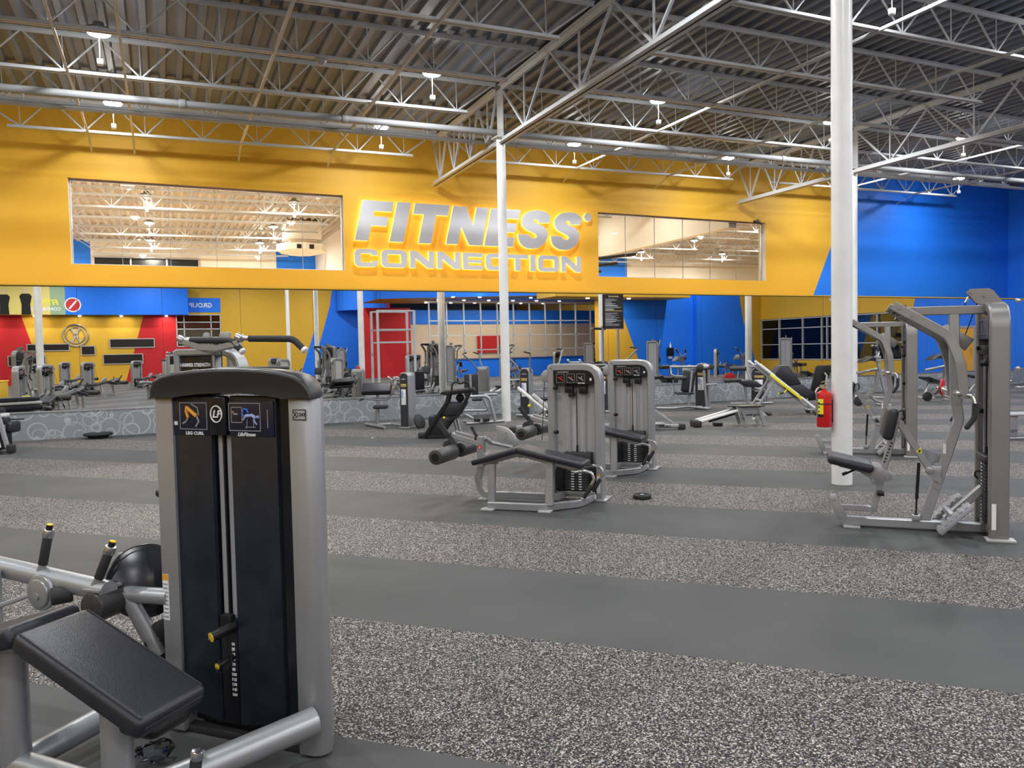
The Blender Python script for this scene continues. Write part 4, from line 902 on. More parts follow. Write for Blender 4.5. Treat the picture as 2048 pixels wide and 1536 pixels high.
# ---------------------------------------------------------------- seated row machine
def row_machine(label, loc, rz, group):
    t = thing('seated_row_machine', label, 'gym machine', loc, rz, group); XZ = (0, 1, 0)
    m = MB(); m.bar([(.0, 0, .048), (1.06, 0, .048)], .075, .07); m.build('base_rail', SILVER, t)
    for y in (-.035, .035):
        m = MB(); m.prism([(-.117, .235), (-.10, .262), (-.06, .262), (-.045, .24), (.062, .02), (.062, 0), (-.01, 0), (-.03, .03)], 'y', y-.006, y+.006, bev=.002)
        for b in ((-.075, .225), (-.02, .09)): bolt(m, (b[0], y-.006 if y < 0 else y+.006, b[1]), (0, -1 if y < 0 else 1, 0))
        m.build('front_stand_plate', SILVER, t)
    m = MB(); m.box((.0, -.09, 0), (.13, .09, .014), .004); m.build('front_foot', LIGHTGREY, t)
    m = MB(); m.bar([(-.03, 0, .158), (.262, 0, .157)], .05, .045); m.build('seat_rail', SILVER, t)
    m = MB(); m.bar([(.236, 0, .165), (.425, 0, .975)], .05, .06, up=XZ); po = m.build('seat_post', SILVER, t)
    m = MB()
    for k in range(7): m.box((.325+k*.009-.018, -.032, .56+k*.026-.006), (.325+k*.009-.002, -.03, .56+k*.026+.006))
    m.build('height_marks', BLACK, po)
    m = MB(); pad(m, (-.115, 0, .625), (.235, 0, .545), .36, .075, .032); m.build('seat_pad', VINYL, t)
    m = MB(); m.bar([(-.03, 0, .525), (.22, 0, .465)], .12, .03); m.build('seat_plate', GREYP, t)
    for y in (-.04, .04):
        m = MB(); m.prism([(.16, .50), (.235, .545), (.285, .54), (.31, .50), (.395, .455), (.40, .42), (.33, .40), (.265, .36), (.225, .37), (.20, .42), (.13, .465)], 'y', y-.005, y+.005, bev=.002)
        for b in ((.19, .47), (.245, .505), (.225, .40), (.335, .43), (.385, .42)): bolt(m, (b[0], y+(-.005 if y < 0 else .005), b[1]), (0, -1 if y < 0 else 1, 0), .013)
        m.build('seat_carriage_plate', SILVER, t)
    m = MB(); m.tube([(.11, -.05, .50), (.02, -.06, .455), (-.01, -.06, .445)], .009, 8, fil=.02); m.cyl((-.01, -.06, .445), (.03, -.06, .463), .013, n=8); m.cyl((.26, -.05, .30), (.31, -.05, .295), .022, n=12); m.build('adjust_lever', BLACK, t)
    M0, M1 = Vector((.335, 0, .75)), Vector((.385, 0, 1.0))
    m = MB(); d = (M1-M0).normalized(); Mx = Matrix((d, Vector((0, 1, 0)), d.cross(Vector((0, 1, 0))))).transposed().to_4x4(); Mx.translation = M0
    m.box((0, -.15, -.035), (.265, .15, .05), .035, 4, M=Mx); cp = m.build('chest_pad', VINYL, t)
    m = MB(); m.tube([(.42, 0, .97), (.455, 0, .99), (.47, 0, .93), (.45, 0, .90)], .008, 8, fil=.02); m.build('pad_latch', BLACK, t)
    m = MB(); m.bar([(.42, 0, .90), (.655, 0, .505)], .055, .06, up=XZ); lk = m.build('linkage_arm', SILVER, t)
    m = MB(); m.prism([(.548, .650), (.585, .688), (.59, .635)], 'y', -.033, -.0305, mi=0); m.prism([(.560, .652), (.580, .672), (.582, .646)], 'y', -.034, -.033, mi=1); m.build('warning_triangle', [LEMON, BLACK], lk)
    m = MB(); m.prism([(.575, .665), (.605, .67), (.74, .625), (.72, .56), (.64, .52)], 'y', .04, .055); m.build('gusset_plate', GREYP, t)
    m = MB(); disc(m, (.645, -.03, .505), (0, 1, 0), .03, .08); m.box((.655, -.05, .44), (.735, .05, .54), .008); m.prism([(.61, .49), (.66, .44), (.72, .40), (.735, .43), (.66, .54)], 'y', -.05, .05); m.build('pivot_block', SILVER, t)
    m = MB(); m.cyl((.57, -.03, .56), (.555, -.03, .26), .013, n=12); m.cyl((.555, -.03, .26), (.549, -.03, .13), .007, n=8); m.sphere((.549, -.03, .13), .016); g_ = m.build('gas_strut', BLACK, t)
    m = MB(); m.box((.52, -.06, .083), (.58, .0, .13), .005); m.build('strut_bracket', SILVER, t)
    m = MB(); m.bar([(.615, 0, .08), (.86, 0, .92), (.835, 0, 1.10), (.82, 0, 1.79)], .075, .055, fil=.14, up=XZ, fn=8)
    for z, x in ((.36, .70), (.50, .735)): bolt(m, (x, -.028, z), (0, -1, 0), .014)
    m.build('mast', SILVER, t)
    m = MB(); m.box((.745, -.031, .64), (.765, -.028, .72)); m.build('mast_sticker', WHITE, t)
    m = MB(); m.bar([(.40, 0, 1.80), (1.09, 0, 1.795)], .06, .07); m.build('top_beam', STEELGREY, t)
    m = MB(); m.bar([(.55, 0, 1.775), (.80, 0, 1.58)], .04, .04, up=XZ); m.build('top_brace', STEELGREY, t)
    m = MB()
    for y in (-.018, .018):
        m.prism([(.905, 1.935), (.935, 1.962), (1.06, 1.962), (1.09, 1.945), (1.165, 1.84), (1.01, 1.833), (.97, 1.85)], 'y', y-.004, y+.004)
    bolt(m, (.94, -.022, 1.935), (0, -1, 0), .012); bolt(m, (1.03, -.022, 1.905), (0, -1, 0), .012); m.build('pulley_bracket', STEELGREY, t); m = MB(); disc(m, (.955, 0, 1.925), (0, 1, 0), .03, .02); disc(m, (1.04, 0, 1.895), (0, 1, 0), .04, .02); m.build('pulley_wheel', BLACK, t)
    m = MB(); m.cyl((.925, 0, 1.90), (.80, 0, 1.62), .0045, n=6); m.cyl((.99, 0, 1.87), (.87, 0, 1.50), .0045, n=6); m.build('lift_cable', BLACK, t)
    m = MB(); m.cyl((.925, 0, 1.90), (.905, 0, 1.855), .009, n=8); m.build('cable_end', CHROME, t)
    for s in (-1, 1):
        y = .235*s
        m = MB(); m.bar([(.36, y*.8, 1.845), (.76, y*.9, 1.59), (.83, y, 1.38), (.855, y*1.05, 1.10)], .075, .045, fil=.16, up=XZ, fn=9)
        for b in ((.40, 1.82), (.50, 1.755)): bolt(m, (b[0], y*.82-.024, b[1]), (0, -1, 0), .012)
        lv = m.build('lever_arm', STEELGREY, t)
        m = MB(); m.tube([(.845, y*1.0, 1.13), (.80, y*1.2, 1.145)], .022, 12); m.sphere((.80, y*1.2, 1.145), .027, 12); m.tube([(.845, y*1.05, 1.12), (.90, y*1.25, 1.14), (.918, y*1.3, 1.06)], .016, 12, fil=.05); m.build('handle_bracket', CHROME, lv)
        m = MB(); m.tube([(.918, y*1.3, 1.07), (.915, y*1.3, .96), (.865, y*1.3, .885)], .02, 14, fil=.08); m.sphere((.865, y*1.3, .885), .02, 12); m.build('hand_grip', RUBBER, lv)
    m = MB(); m.cyl((.395, -.21, 1.825), (.395, .21, 1.825), .03, n=16); m.box((.37, -.1, 1.78), (.47, .1, 1.85), .01); m.build('lever_pivot', BLACK, t)
    m = MB(); m.prism([(.72, 1.66), (.77, 1.685), (.965, 1.56), (.90, 1.47), (.84, 1.53)], 'y', -.02, .02, bev=.004); m.bar([(.80, -.2, 1.56), (.80, .2, 1.56)], .03, .03); m.build('lever_yoke', STEELGREY, t)
    m = MB(); m.bar([(.77, 0, .10), (1.03, 0, .37)], .06, .06, up=XZ); m.box((.77, -.15, .13), (.82, .15, .18), .01); fb = m.build('foot_beam', SILVER, t)
    for s in (-1, 1):
        m = MB(); a_, b_ = Vector((.69, .20*s, .03)), Vector((.915, .20*s, .265)); d = (b_-a_).normalized(); n_ = d.cross(Vector((0, 1, 0)))
        Mx = Matrix((d, Vector((0, 1, 0)), n_)).transposed().to_4x4(); Mx.translation = a_; m.box((0, -.075, -.02), ((b_-a_).length, .075, .02), .012, M=Mx)
        for k in range(6): m.box((.02+k*.05, -.072, .02), (.045+k*.05, .072, .026), M=Mx)
        m.build('foot_plate', GREYP, t)
    # the tower: an arch standing across the rail
    tw = MB(); P = [(1.09, .245, .02), (1.09, .245, 1.81), (1.09, -.245, 1.81), (1.09, -.245, .02)]
    pts = [Vector(P[0]), *fillet(P[0:3], .06, 6)[1:-1], *fillet(P[1:4], .17, 9)[1:-1], Vector(P[3])]
    tw.bar(pts, .075, .135, up=(1, 0, 0), c=.012); tw.build('tower_frame', STEELGREY, t)
    m = MB(); m.box((1.0, -.31, 0), (1.20, -.20, .022), .006); m.box((1.0, .20, 0), (1.20, .31, .022), .006); m.box((1.05, -.22, .03), (1.12, .22, .09), .006); m.build('tower_foot', LIGHTGREY, t)
    m = MB(); m.box((1.10, -.21, .09), (1.115, .21, 1.77)); m.build('rear_panel', GREYP, t)
    m = MB(); m.box((1.03, -.205, 1.56), (1.05, .205, 1.775), .004); p = m.build('instruction_placard', BLACKG, t)
    m = MB()
    for y in (-.15, -.03, .09): icon2 = [m.box((1.028, y, z), (1.03, y+.09, z+.003)) for z in (1.60, 1.71)]; [m.box((1.028, yy, 1.60), (1.03, yy+.003, 1.713)) for yy in (y, y+.087)]
    m.build('placard_print', GREYP, p)
    m = MB(); m.box((1.02, -.19, 1.44), (1.09, .19, 1.51), .006); m.box((1.02, -.19, 1.36), (1.09, -.12, 1.44), .006); m.cyl((1.05, -.12, 1.37), (.985, -.12, 1.37), .022, n=12, bev=.005); m.cyl((1.05, .1, 1.49), (1.0, .1, 1.49), .02, n=12, bev=.005); m.build('upper_carriage', BLACK, t)
    for y in (-.09, .09):
        m = MB(); m.cyl((1.06, y, .62), (1.06, y, 1.46), .011, n=10); m.build('guide_rod', GREYP, t)
    m = MB(); m.cyl((1.055, 0, .65), (1.055, 0, 1.46), .005, n=6); m.cyl((1.055, 0, .62), (1.055, 0, .70), .012, n=8); m.build('stack_cable', BLACK, t)
    m = MB(); m.box((1.01, -.16, .59), (1.09, .16, .64), .004); m.build('stack_head', STACK, t)
    for k in range(17):
        m = MB(); m.box((1.02, -.15, .11+k*.0278), (1.09, .15, .1355+k*.0278), .003); w_ = m.build('weight_plate', STACK, t)
        m = MB(); m.box((1.0185, -.02, .117+k*.0278), (1.02, .01, .128+k*.0278)); m.build('plate_marking', WHITE, w_)
    m = MB(); m.tube([(1.02, .02, .50), (.985, .02, .50), (.98, .02, .46), (1.0, .02, .44)], .008, 8, fil=.01); m.build('selector_pin', BLACK, t)
    m = MB(); m.cyl((1.05, .1, .98), (1.02, .1, .98), .02, n=10); m.build('stop_bolt', BLACK, t)
    m = MB(); m.box((1.03, -.3225, .10), (1.06, -.32, .30)); m.build('warning_label', WHITE, t)
    return t
RM = row_machine('grey seated row machine in front of the thick column, nearest at right', (5.225, 4.76, 0), -45, 'seated row machines')
again(RM, (8.50, 8.09, 0), -45, 'grey seated row machine farther back at right, seen behind the nearer one')

# ---------------------------------------------------------------- lat pull-down behind the near tower
def pulldown(label, loc, rz, group=None):
    t = thing('pulldown_machine', label, 'gym machine', loc, rz, group)
    arch(-.345, .30, 1.585, .20, .015, .06, .14, .07).build('tower_frame', SILVER, t)
    m = MB(); m.box((-.38, -.03, 0), (-.30, .2, .022), .005); m.box((.26, -.03, 0), (.34, .2, .022), .005); m.box((-.33, .02, .03), (.29, .12, .09), .008); m.build('tower_foot', SILVER, t)
    m = MB(); m.box((.02, .02, .1), (.06, .12, 1.56), .004); m.build('inner_post', SILVER, t)
    m = MB(); m.box((-.32, .03, 1.30), (.015, .05, 1.555), .003); p = m.build('maker_plate', BLACKG, t)
    m = MB(); m.text('HAMMER STRENGTH', .043, face_M((-.155, .028, 1.475), FX, FZ), bold=.0012, sx=.80); m.text('SELECT', .02, face_M((-.155, .028, 1.435), FX, FZ), mi=1); m.build('plate_lettering', [WHITE, GREYP], p)
    m = MB(); m.box((-.31, .06, .1), (.28, .075, 1.3)); m.build('rear_panel', LIGHTGREY, t)
    for k in range(12):
        m = MB(); m.box((-.22, .02, .11+k*.03), (.0, .06, .137+k*.03), .003); m.build('weight_plate', STACK, t)
    m = MB(); m.bar([(-.03, -.25, 1.68), (.17, -.25, 1.62), (.34, -.25, 1.61), (.55, -.25, 1.645)], .05, .05, fil=.1, up=(0, 1, 0)); m.bar([(.2, -.25, 1.605), (.02, .1, 1.60)], .06, .05); m.build('lever_yoke', SILVER, t)
    for x0, x1 in ((.06, .13), (.23, .345)):
        m = MB(); m.prism([(x0, 1.60), (x1, 1.60), (x1, 1.735), (x1-.02, 1.745), (x0+.02, 1.74), (x0, 1.70)], 'y', -.12, -.10, bev=.003); m.build('pulley_bracket', SILVER, t)
    for x in (-.02, .56):
        m = MB(); m.cyl((x-.03, -.25, 1.70), (x+.02, -.25, 1.68), .032, n=14); m.tube([(x, -.25, 1.69), (x+.10, -.25, 1.68)], .02, 12); m.build('handle_joint', ALU, t)
        m = MB(); m.tube([(x+.09, -.25, 1.68), (x+.50, -.25, 1.668), (x+.59, -.25, 1.588)], .026, 14, fil=.12, fn=8); g = m.build('hand_grip', RUBBER, t)
        m = MB(); m.cyl((x+.588, -.25, 1.590), (x+.607, -.25, 1.573), .028, n=14, bev=.004); m.build('grip_cap', WHITE, g)
    m = MB(); m.cyl((.03, .02, .6), (.03, .02, 1.66), .004, n=6); m.cyl((.25, -.11, 1.1), (.25, -.11, 1.7), .004, n=6); m.build('lift_cable', BLACK, t)
    m = MB(); m.bar([(.1, .0, .05), (.1, -.5, .05)], .07, .07); m.bar([(.1, -.4, .05), (.1, -.4, .45)], .06, .06, up=(0, 1, 0)); m.build('seat_frame', SILVER, t)
    m = MB(); m.box((-.05, -.58, .45), (.27, -.22, .52), .03, 3); m.build('seat_pad', VINYL, t)
    return t
PD = pulldown('grey pull-down machine with curved handles showing above the near tower', (.34, 6.98, 0), -45)
# ================================================================ the row of smaller machines along the mirrors
RZ = -24.36
def circuit_tower(t, w, d, H, x0=0.0, y0=0.0, name='tower_shell', turn=-22):
    """slim tower, black face with a round top inside a silver shell; front face at y0, left edge at x0"""
    before = set(t.children); r = w*.42; ang = [k*math.pi/2/6 for k in range(7)]
    def outl(i):
        a, b, h = x0+i, x0+w-i, H-i; rr_ = r-i
        return [(a, .02), (b, .02)]+[(b-rr_+rr_*math.cos(q_), h-rr_+rr_*math.sin(q_)) for q_ in ang]+[(a+rr_-rr_*math.sin(q_), h-rr_+rr_*math.cos(q_)) for q_ in ang]
    m = MB(); m.prism(outl(0), 'y', y0+.01, y0+d, bev=.012); m.build(name, SILVER, t, smooth=40)
    m = MB(); m.prism(outl(.022), 'y', y0-.006, y0+.02); f = m.build('front_cover', CHARCOAL, t, smooth=40)
    m = MB(); m.box((x0+w*.2, y0-.012, H-.30), (x0+w*.8, y0-.006, H-.235), .012); m.build('maker_badge', GOLD, f)
    m = MB(); m.box((x0+w*.22, y0-.010, H-.66), (x0+w*.72, y0-.006, H-.345), .002, mi=0); m.box((x0+w*.24, y0-.012, H-.52), (x0+w*.42, y0-.010, H-.37), mi=1)
    for k in range(3): m.box((x0+w*.46, y0-.012, H-.62+k*.08), (x0+w*.5, y0-.010, H-.57+k*.08), mi=2)
    m.build('instruction_placard', [WHITE, PALEBLUE, GREYP], f)
    m = MB(); m.box((x0+w*.28, y0-.010, H-.15), (x0+w*.72, y0-.006, H-.125)); m.build('maker_lettering', GREYP, f)
    m = MB(); m.box((x0-.02, y0-.03, 0), (x0+w+.02, y0+d+.03, .03), .01); m.build('base_foot', SILVER, t)
    c = Vector((x0+w/2, y0+d/2, 0)); M = Matrix.Rotation(R(turn), 4, 'Z'); off = c-(M @ c)
    for o in t.children:
        if o not in before: o.rotation_euler = (0, 0, R(turn)); o.location = off
def slim(pts, r, name, t, mt=None, fil=.05, n=12):
    m = MB(); m.tube(pts, r, n, fil=fil); return m.build(name, mt or SILVER, t)
def cushion(t, name, lo, hi, rx=0, bev=.03):
    c = [(a+b)/2 for a, b in zip(lo, hi)]; h = [(b-a)/2 for a, b in zip(lo, hi)]
    M = Matrix.Translation(c) @ Matrix.Rotation(R(rx), 4, 'X'); m = MB(); m.box([-v for v in h], h, bev, 4, M=M); return m.build(name, VINYL, t)
def roller(t, p0, p1, r, name='foam_roller'):
    m = MB(); m.cyl(p0, p1, r, n=20, bev=.01); return m.build(name, FOAM, t)
# biceps machine
t = thing('biceps_curl_machine', 'small silver biceps curl machine with sloping arm pad before the mirrors', 'gym machine', (3.992, 15.683, 0), RZ, 'small machines along the mirrors')
circuit_tower(t, .21, .30, 1.14, .585, -.35)
cushion(t, 'arm_pad', (-.28, -.15, .74), (.33, .15, .86), 35); m = MB(); m.box((-.25, -.02, .70), (.30, .12, .76), .02); m.build('pad_shell', BLACK, t)
slim([(.03, .02, .03), (.035, .02, .74)], .03, 'leg', t); slim([(-.03, .10, .03), (.0, .08, .40)], .028, 'seat_post', t)
cushion(t, 'seat_pad', (-.04, -.16, .39), (.25, .12, .46))
slim([(-.30, .40, .035), (-.02, .0, .035), (.25, -.45, .035)], .033, 'base_tube', t); slim([(.02, .0, .05), (.30, .05, .06), (.62, -.30, .05)], .03, 'base_tube', t)
slim([(-.33, -.1, .575), (-.19, -.05, .612), (-.02, 0, .572), (.25, 0, .575), (.34, 0, .69), (.56, -.1, .69)], .019, 'curl_bar', t, fil=.06); grip(t, (-.20, -.05, .61), (-.32, -.1, .578), .02)
m = MB(); disc(m, (.42, .02, .87), (1, 0, .1), .10, .04); disc(m, (.40, .02, 1.0), (1, 0, 0), .05, .05); m.build('weight_disc', GREYP, t)
slim([(.34, 0, .70), (.46, .02, .92), (.60, -.1, .90)], .018, 'cam_arm', t); slim([(.44, 0, .84), (.52, -.05, .60), (.66, -.3, .35)], .004, 'cable', t, BLACK)
m = MB(); disc(m, (.94, -.35, .13), (.8, -.5, .35), .16, .03); m.build('cable_wheel', BLACK, t)
# black calf / leg press sled
t = thing('hack_slide_machine', 'all-black angled leg machine with curved top handle, in front of the small silver machines', 'gym machine', (4.36, 13.182, 0), RZ)
m = MB(); m.box((-.24, -.10, 0), (-.10, .10, .10), .03, 3); m.build('foot_block', RUBBER, t)
for y in (-.18, .32):
    m = MB(); m.bar([(-.12, y, .03), (.30, y, .64), (.34, y, .82)], .06, .05, up=(0, 1, 0), fil=.05); m.build('side_rail', BLACK, t)
    m = MB(); m.bar([(.70, y, .80), (.50, y, .40), (.30, y, .30)], .05, .05, up=(0, 1, 0), fil=.04); m.build('back_strut', BLACK, t)
m = MB(); m.box((-.12, -.18, .0), (.45, -.12, .05), .01); m.box((-.12, .28, .0), (.45, .34, .05), .01); m.box((.40, -.18, 0), (.46, .34, .05), .01); m.build('base_frame', BLACK, t)
m = MB(); m.prism([(.20, .41), (.54, .41), (.67, .62), (.31, .63)], 'y', -.16, .28, bev=.02); m.build('upper_pad', VINYL, t)
m = MB(); m.prism([(-.09, .05), (.22, .05), (.66, .62), (.32, .63)], 'y', -.13, -.11); m.build('side_cover', BLACK, t)
m = MB(); m.prism([(-.02, .10), (.25, .10), (.36, .30), (.33, .38), (.12, .38)], 'y', -.14, .28, bev=.02); m.build('lower_pad', VINYL, t)
m = MB(); m.prism([(.165, .79), (.22, .84), (.775, .885), (.80, .84), (.70, .80), (.30, .77)], 'y', -.16, .30, bev=.015); m.build('top_tray', BLACK, t)
slim([(.385, -.1, .85), (.40, -.1, .975), (.47, -.1, 1.0), (.54, -.1, .968), (.62, -.1, .995), (.69, -.1, .98), (.71, -.1, .86)], .016, 'top_handle', t, BLACK, .05)
cushion(t, 'shin_pad', (-.05, -.05, .21), (.08, .25, .40), 0); m = MB(); m.sphere((.247, -.19, .372), .024, 10); m.build('release_knob', LEMON, t)
for x in (.40, .46): slim([(x-.01, .1, .34), (x+.06, .1, .07)], .022, 'shock_tube', t, SILVER, 0)
m = MB(); disc(m, (.52, .1, .70), (0, 1, 0), .075, .05); m.build('top_pulley', BLACK, t)
# leg extension without a tower of its own, rollers low
t = thing('leg_extension_machine', 'small silver leg extension frame with twin foam rollers, left of the centre column', 'gym machine', (6.024, 15.138, 0), RZ, 'small machines along the mirrors')
slim([(-.13, -.2, .59), (.20, -.2, .597), (.28, -.2, .54), (.40, -.2, .04)], .035, 'front_frame', t, fil=.12); slim([(.16, .2, .60), (.43, .2, .607)], .03, 'top_bar', t)
slim([(-.22, -.25, .03), (.56, .2, .03)], .03, 'base_tube', t); slim([(-.32, 0, .285), (.20, 0, .28), (.225, 0, .34), (.15, 0, .53)], .026, 'middle_frame', t)
slim([(-.32, .05, .24), (-.03, -.1, .10), (.05, -.1, .06)], .03, 'roller_arm', t); slim([(-.30, .3, .03), (-.10, .0, .03)], .028, 'base_tube', t)
roller(t, (-.06, -.12, .11), (.07, -.10, .11), .062); roller(t, (.13, -.12, .11), (.26, -.10, .11), .062)
m = MB(); m.box((-.10, .05, .48), (.12, .35, .53), .02, 3); m.build('seat_pad', VINYL, t)
cushion(t, 'back_pad', (-.28, .36, .56), (.02, .44, 1.05), 0, .03); m = MB(); m.bar([(-.14, .35, .52), (-.14, .35, 1.03)], .05, .02, up=(0, 1, 0)); bolt(m, (-.14, .34, .93), (0, -1, 0), .015); m.build('back_post', SILVER, t)
# towers partly hidden by the columns and the pair of leg curls
t = thing('chest_press_machine', 'small silver machine tower just right of the centre column', 'gym machine', (7.70, 15.90, 0), RZ, 'small machines along the mirrors')
circuit_tower(t, .24, .28, 1.13, -.24, 0); slim([(-.37, -.1, .06), (-.1, -.12, .04), (.35, -.05, .03)], .03, 'base_tube', t); cushion(t, 'seat_pad', (.10, -.5, .40), (.42, -.2, .47)); slim([(.26, -.35, .03), (.26, -.35, .4)], .03, 'seat_post', t)
slim([(-.25, .1, 1.02), (-.40, .0, 1.25), (-.62, -.1, 1.47)], .02, 'press_arm', t); slim([(.0, .1, 1.02), (-.05, .0, 1.2), (-.02, -.1, 1.46)], .02, 'press_arm', t); grip(t, (-.62, -.1, 1.47), (-.46, -.14, 1.50)); grip(t, (-.02, -.1, 1.46), (-.16, -.14, 1.50))
t = thing('shoulder_press_machine', 'small dark machine tower seen between the two leg curl machines', 'gym machine', (9.80, 15.90, 0), RZ, 'small machines along the mirrors')
circuit_tower(t, .22, .28, 1.10, -.21, 0); slim([(-.3, -.1, .03), (.4, -.2, .03)], .03, 'base_tube', t); cushion(t, 'seat_pad', (.15, -.5, .40), (.45, -.2, .47)); slim([(.3, -.35, .03), (.3, -.35, .4)], .03, 'seat_post', t)
slim([(-.15, .1, 1.03), (.30, .0, 1.16), (.66, -.15, 1.53)], .022, 'press_arm', t); grip(t, (.66, -.15, 1.53), (.45, -.2, 1.56))
# pectoral fly with tower
t = thing('fly_machine', 'small silver fly machine with dark back pad, right of the leg curl pair', 'gym machine', (12.004, 15.244, 0), RZ, 'small machines along the mirrors')
circuit_tower(t, .33, .30, 1.13, -.09, .05)
slim([(-.78, 0, 1.058), (-.10, 0, 1.045)], .034, 'cross_beam', t); slim([(-.25, .02, 1.0), (-.1, .02, 1.0)], .03, 'cross_beam', t)
roller(t, (-.05, -.16, 1.04), (-.05, .0, 1.04), .07, 'pivot_hub'); roller(t, (.21, -.16, 1.04), (.21, .0, 1.04), .07, 'pivot_hub'); slim([(.0, -.1, 1.05), (.18, -.1, 1.05)], .05, 'hub_bridge', t, LIGHTGREY)
M = Matrix.Translation((-.345, -.05, .70)) @ Matrix.Rotation(R(9), 4, 'Y'); m = MB(); m.box((-.15, -.10, -.27), (.15, .02, .27), .05, 4, M=M); m.build('back_pad', VINYL, t)
m = MB(); m.bar([(-.27, -.16, .97), (-.365, -.16, .08)], .05, .04, up=(0, 1, 0)); bolt(m, (-.28, -.18, .80), (0, -1, 0)); bolt(m, (-.30, -.18, .55), (0, -1, 0)); m.build('back_post', SILVER, t)
cushion(t, 'seat_pad', (-.68, -.35, .39), (-.26, 0, .44)); slim([(.01, -.18, .96), (.085, -.18, .02)], .032, 'front_post', t, fil=0); slim([(.05, -.18, .61), (.35, -.05, .615)], .024, 'side_bar', t)
slim([(-1.13, -.1, .06), (-.74, -.15, .05), (-.37, -.16, .09), (.12, -.2, .03)], .03, 'base_tube', t); slim([(-.37, -.1, .08), (.1, .1, .05)], .03, 'base_tube', t)
slim([(-.75, 0, 1.04), (-.76, -.1, .88), (-.70, -.15, .84), (-.48, -.12, .83)], .018, 'fly_arm', t); roller(t, (-.70, -.2, .79), (-.42, -.2, .79), .045, 'arm_pad'); slim([(-.72, -.12, .74), (-.70, -.12, .33)], .014, 'pull_handle', t, CHROME)
slim([(.02, -.1, .05), (.12, -.12, .09), (.18, -.1, .03)], .012, 'cable_loop', t, LIGHTGREY)
# abdominal / back machine with foam rollers
t = thing('abdominal_machine', 'small machine with black seat and foam rollers, left of the padded incline sled', 'gym machine', (14.442, 15.414, 0), RZ, 'small machines along the mirrors')
circuit_tower(t, .41, .30, .98, -.43, .25)
roller(t, (-1.13, 0, .95), (-.70, 0, .95), .062); roller(t, (-1.30, -.1, .64), (-.88, -.1, .66), .055)
m = MB(); m.prism([(-.97, .635), (-.55, .645), (-.32, .50), (-.42, .455), (-.72, .47)], 'y', -.22, .15, bev=.025); m.build('seat_pad', VINYL, t)
slim([(-.75, 0, .50), (-.66, 0, .03)], .034, 'seat_post', t); slim([(-1.12, 0, .04), (.0, .05, .03)], .03, 'base_tube', t); slim([(-.5, .1, .39), (-.18, .1, .39), (-.18, .1, .03)], .028, 'side_frame', t)
slim([(-.72, 0, .93), (-.66, 0, .84), (-.55, 0, .62), (-.75, -.05, .62), (-.85, -.08, .66)], .02, 'roller_arm', t, LIGHTGREY); slim([(-.60, .1, 1.0), (-.45, .15, .98), (-.3, .3, .9)], .02, 'lever_arm', t)
# ---------------------------------------------------------------- incline glide boards
def rails(t, a, b, gap, mt=WHITERAIL):
    for y in (-gap/2, gap/2):
        m = MB(); m.bar([(a[0], y, a[1]), (b[0], y, b[1])], .05, .065, up=(0, 1, 0), c=.015); m.build('glide_rail', mt, t)
def txt(t, s, size, p, mt=BLACK, xd=FX, zd=FZ, name='side_lettering', parent=None, bold=.0015):
    m = MB(); m.text(s, size, face_M(p, xd, zd), bold=bold); return m.build(name, mt, parent or t)
t = thing('incline_glide_board', 'white-railed incline glide board behind the nearer leg curl machine', 'glide board', (7.05, 12.622, 0), RZ, 'incline glide boards')
rails(t, (-1.11, .84), (-.33, .20), .38); m = MB(); M = Matrix.Translation((-.84, 0, .69)) @ Matrix.Rotation(R(39.5), 4, 'Y'); m.box((0, -.2, -.01), (.62, .2, .045), .012, M=M); m.box((.14, -.21, -.02), (.62, -.17, .03), .008, M=M); m.build('glide_seat', LIGHTGREY, t)
m = MB(); m.box((-.08, -.2, -.03), (.16, .2, .0), .006, M=Matrix.Translation((-.92, 0, .72)) @ Matrix.Rotation(R(39.5), 4, 'Y')); m.build('rail_bridge', LIGHTGREY, t)
m = MB(); m.bar([(-1.15, -.06, .10), (.2, -.06, .11), (1.95, -.06, .06)], .09, .07, c=.02); m.build('base_beam', SILVER, t); txt(t, 'total gym', .06, (1.62, -.106, .075))
for x in (-1.22, 1.95):
    m = MB(); m.box((x-.07, -.13, 0), (x+.06, .05, .11), .03, 3); m.build('foot_cap', RUBBER, t)
m = MB(); m.bar([(-1.01, 0, .10), (-.70, 0, .37)], .05, .04, up=(0, 1, 0)); m.bar([(-.95, .1, .10), (-.62, .1, .40)], .05, .04, up=(0, 1, 0)); m.build('support_leg', SILVER, t)
m = MB(); m.bar([(1.45, 0, .36), (1.80, 0, .10)], .05, .05, up=(0, 1, 0)); m.bar([(1.46, 0, .36), (1.38, 0, .10)], .03, .03, up=(0, 1, 0)); m.box((1.36, -.15, .10), (1.62, .15, .13), .01); m.build('tail_bracket', SILVER, t)
m = MB(); m.sphere((-.91, -.22, .512), .028, 12); m.cyl((-.91, -.21, .515), (-.85, -.1, .55), .012, n=8); m.build('release_knob', LEMON, t)
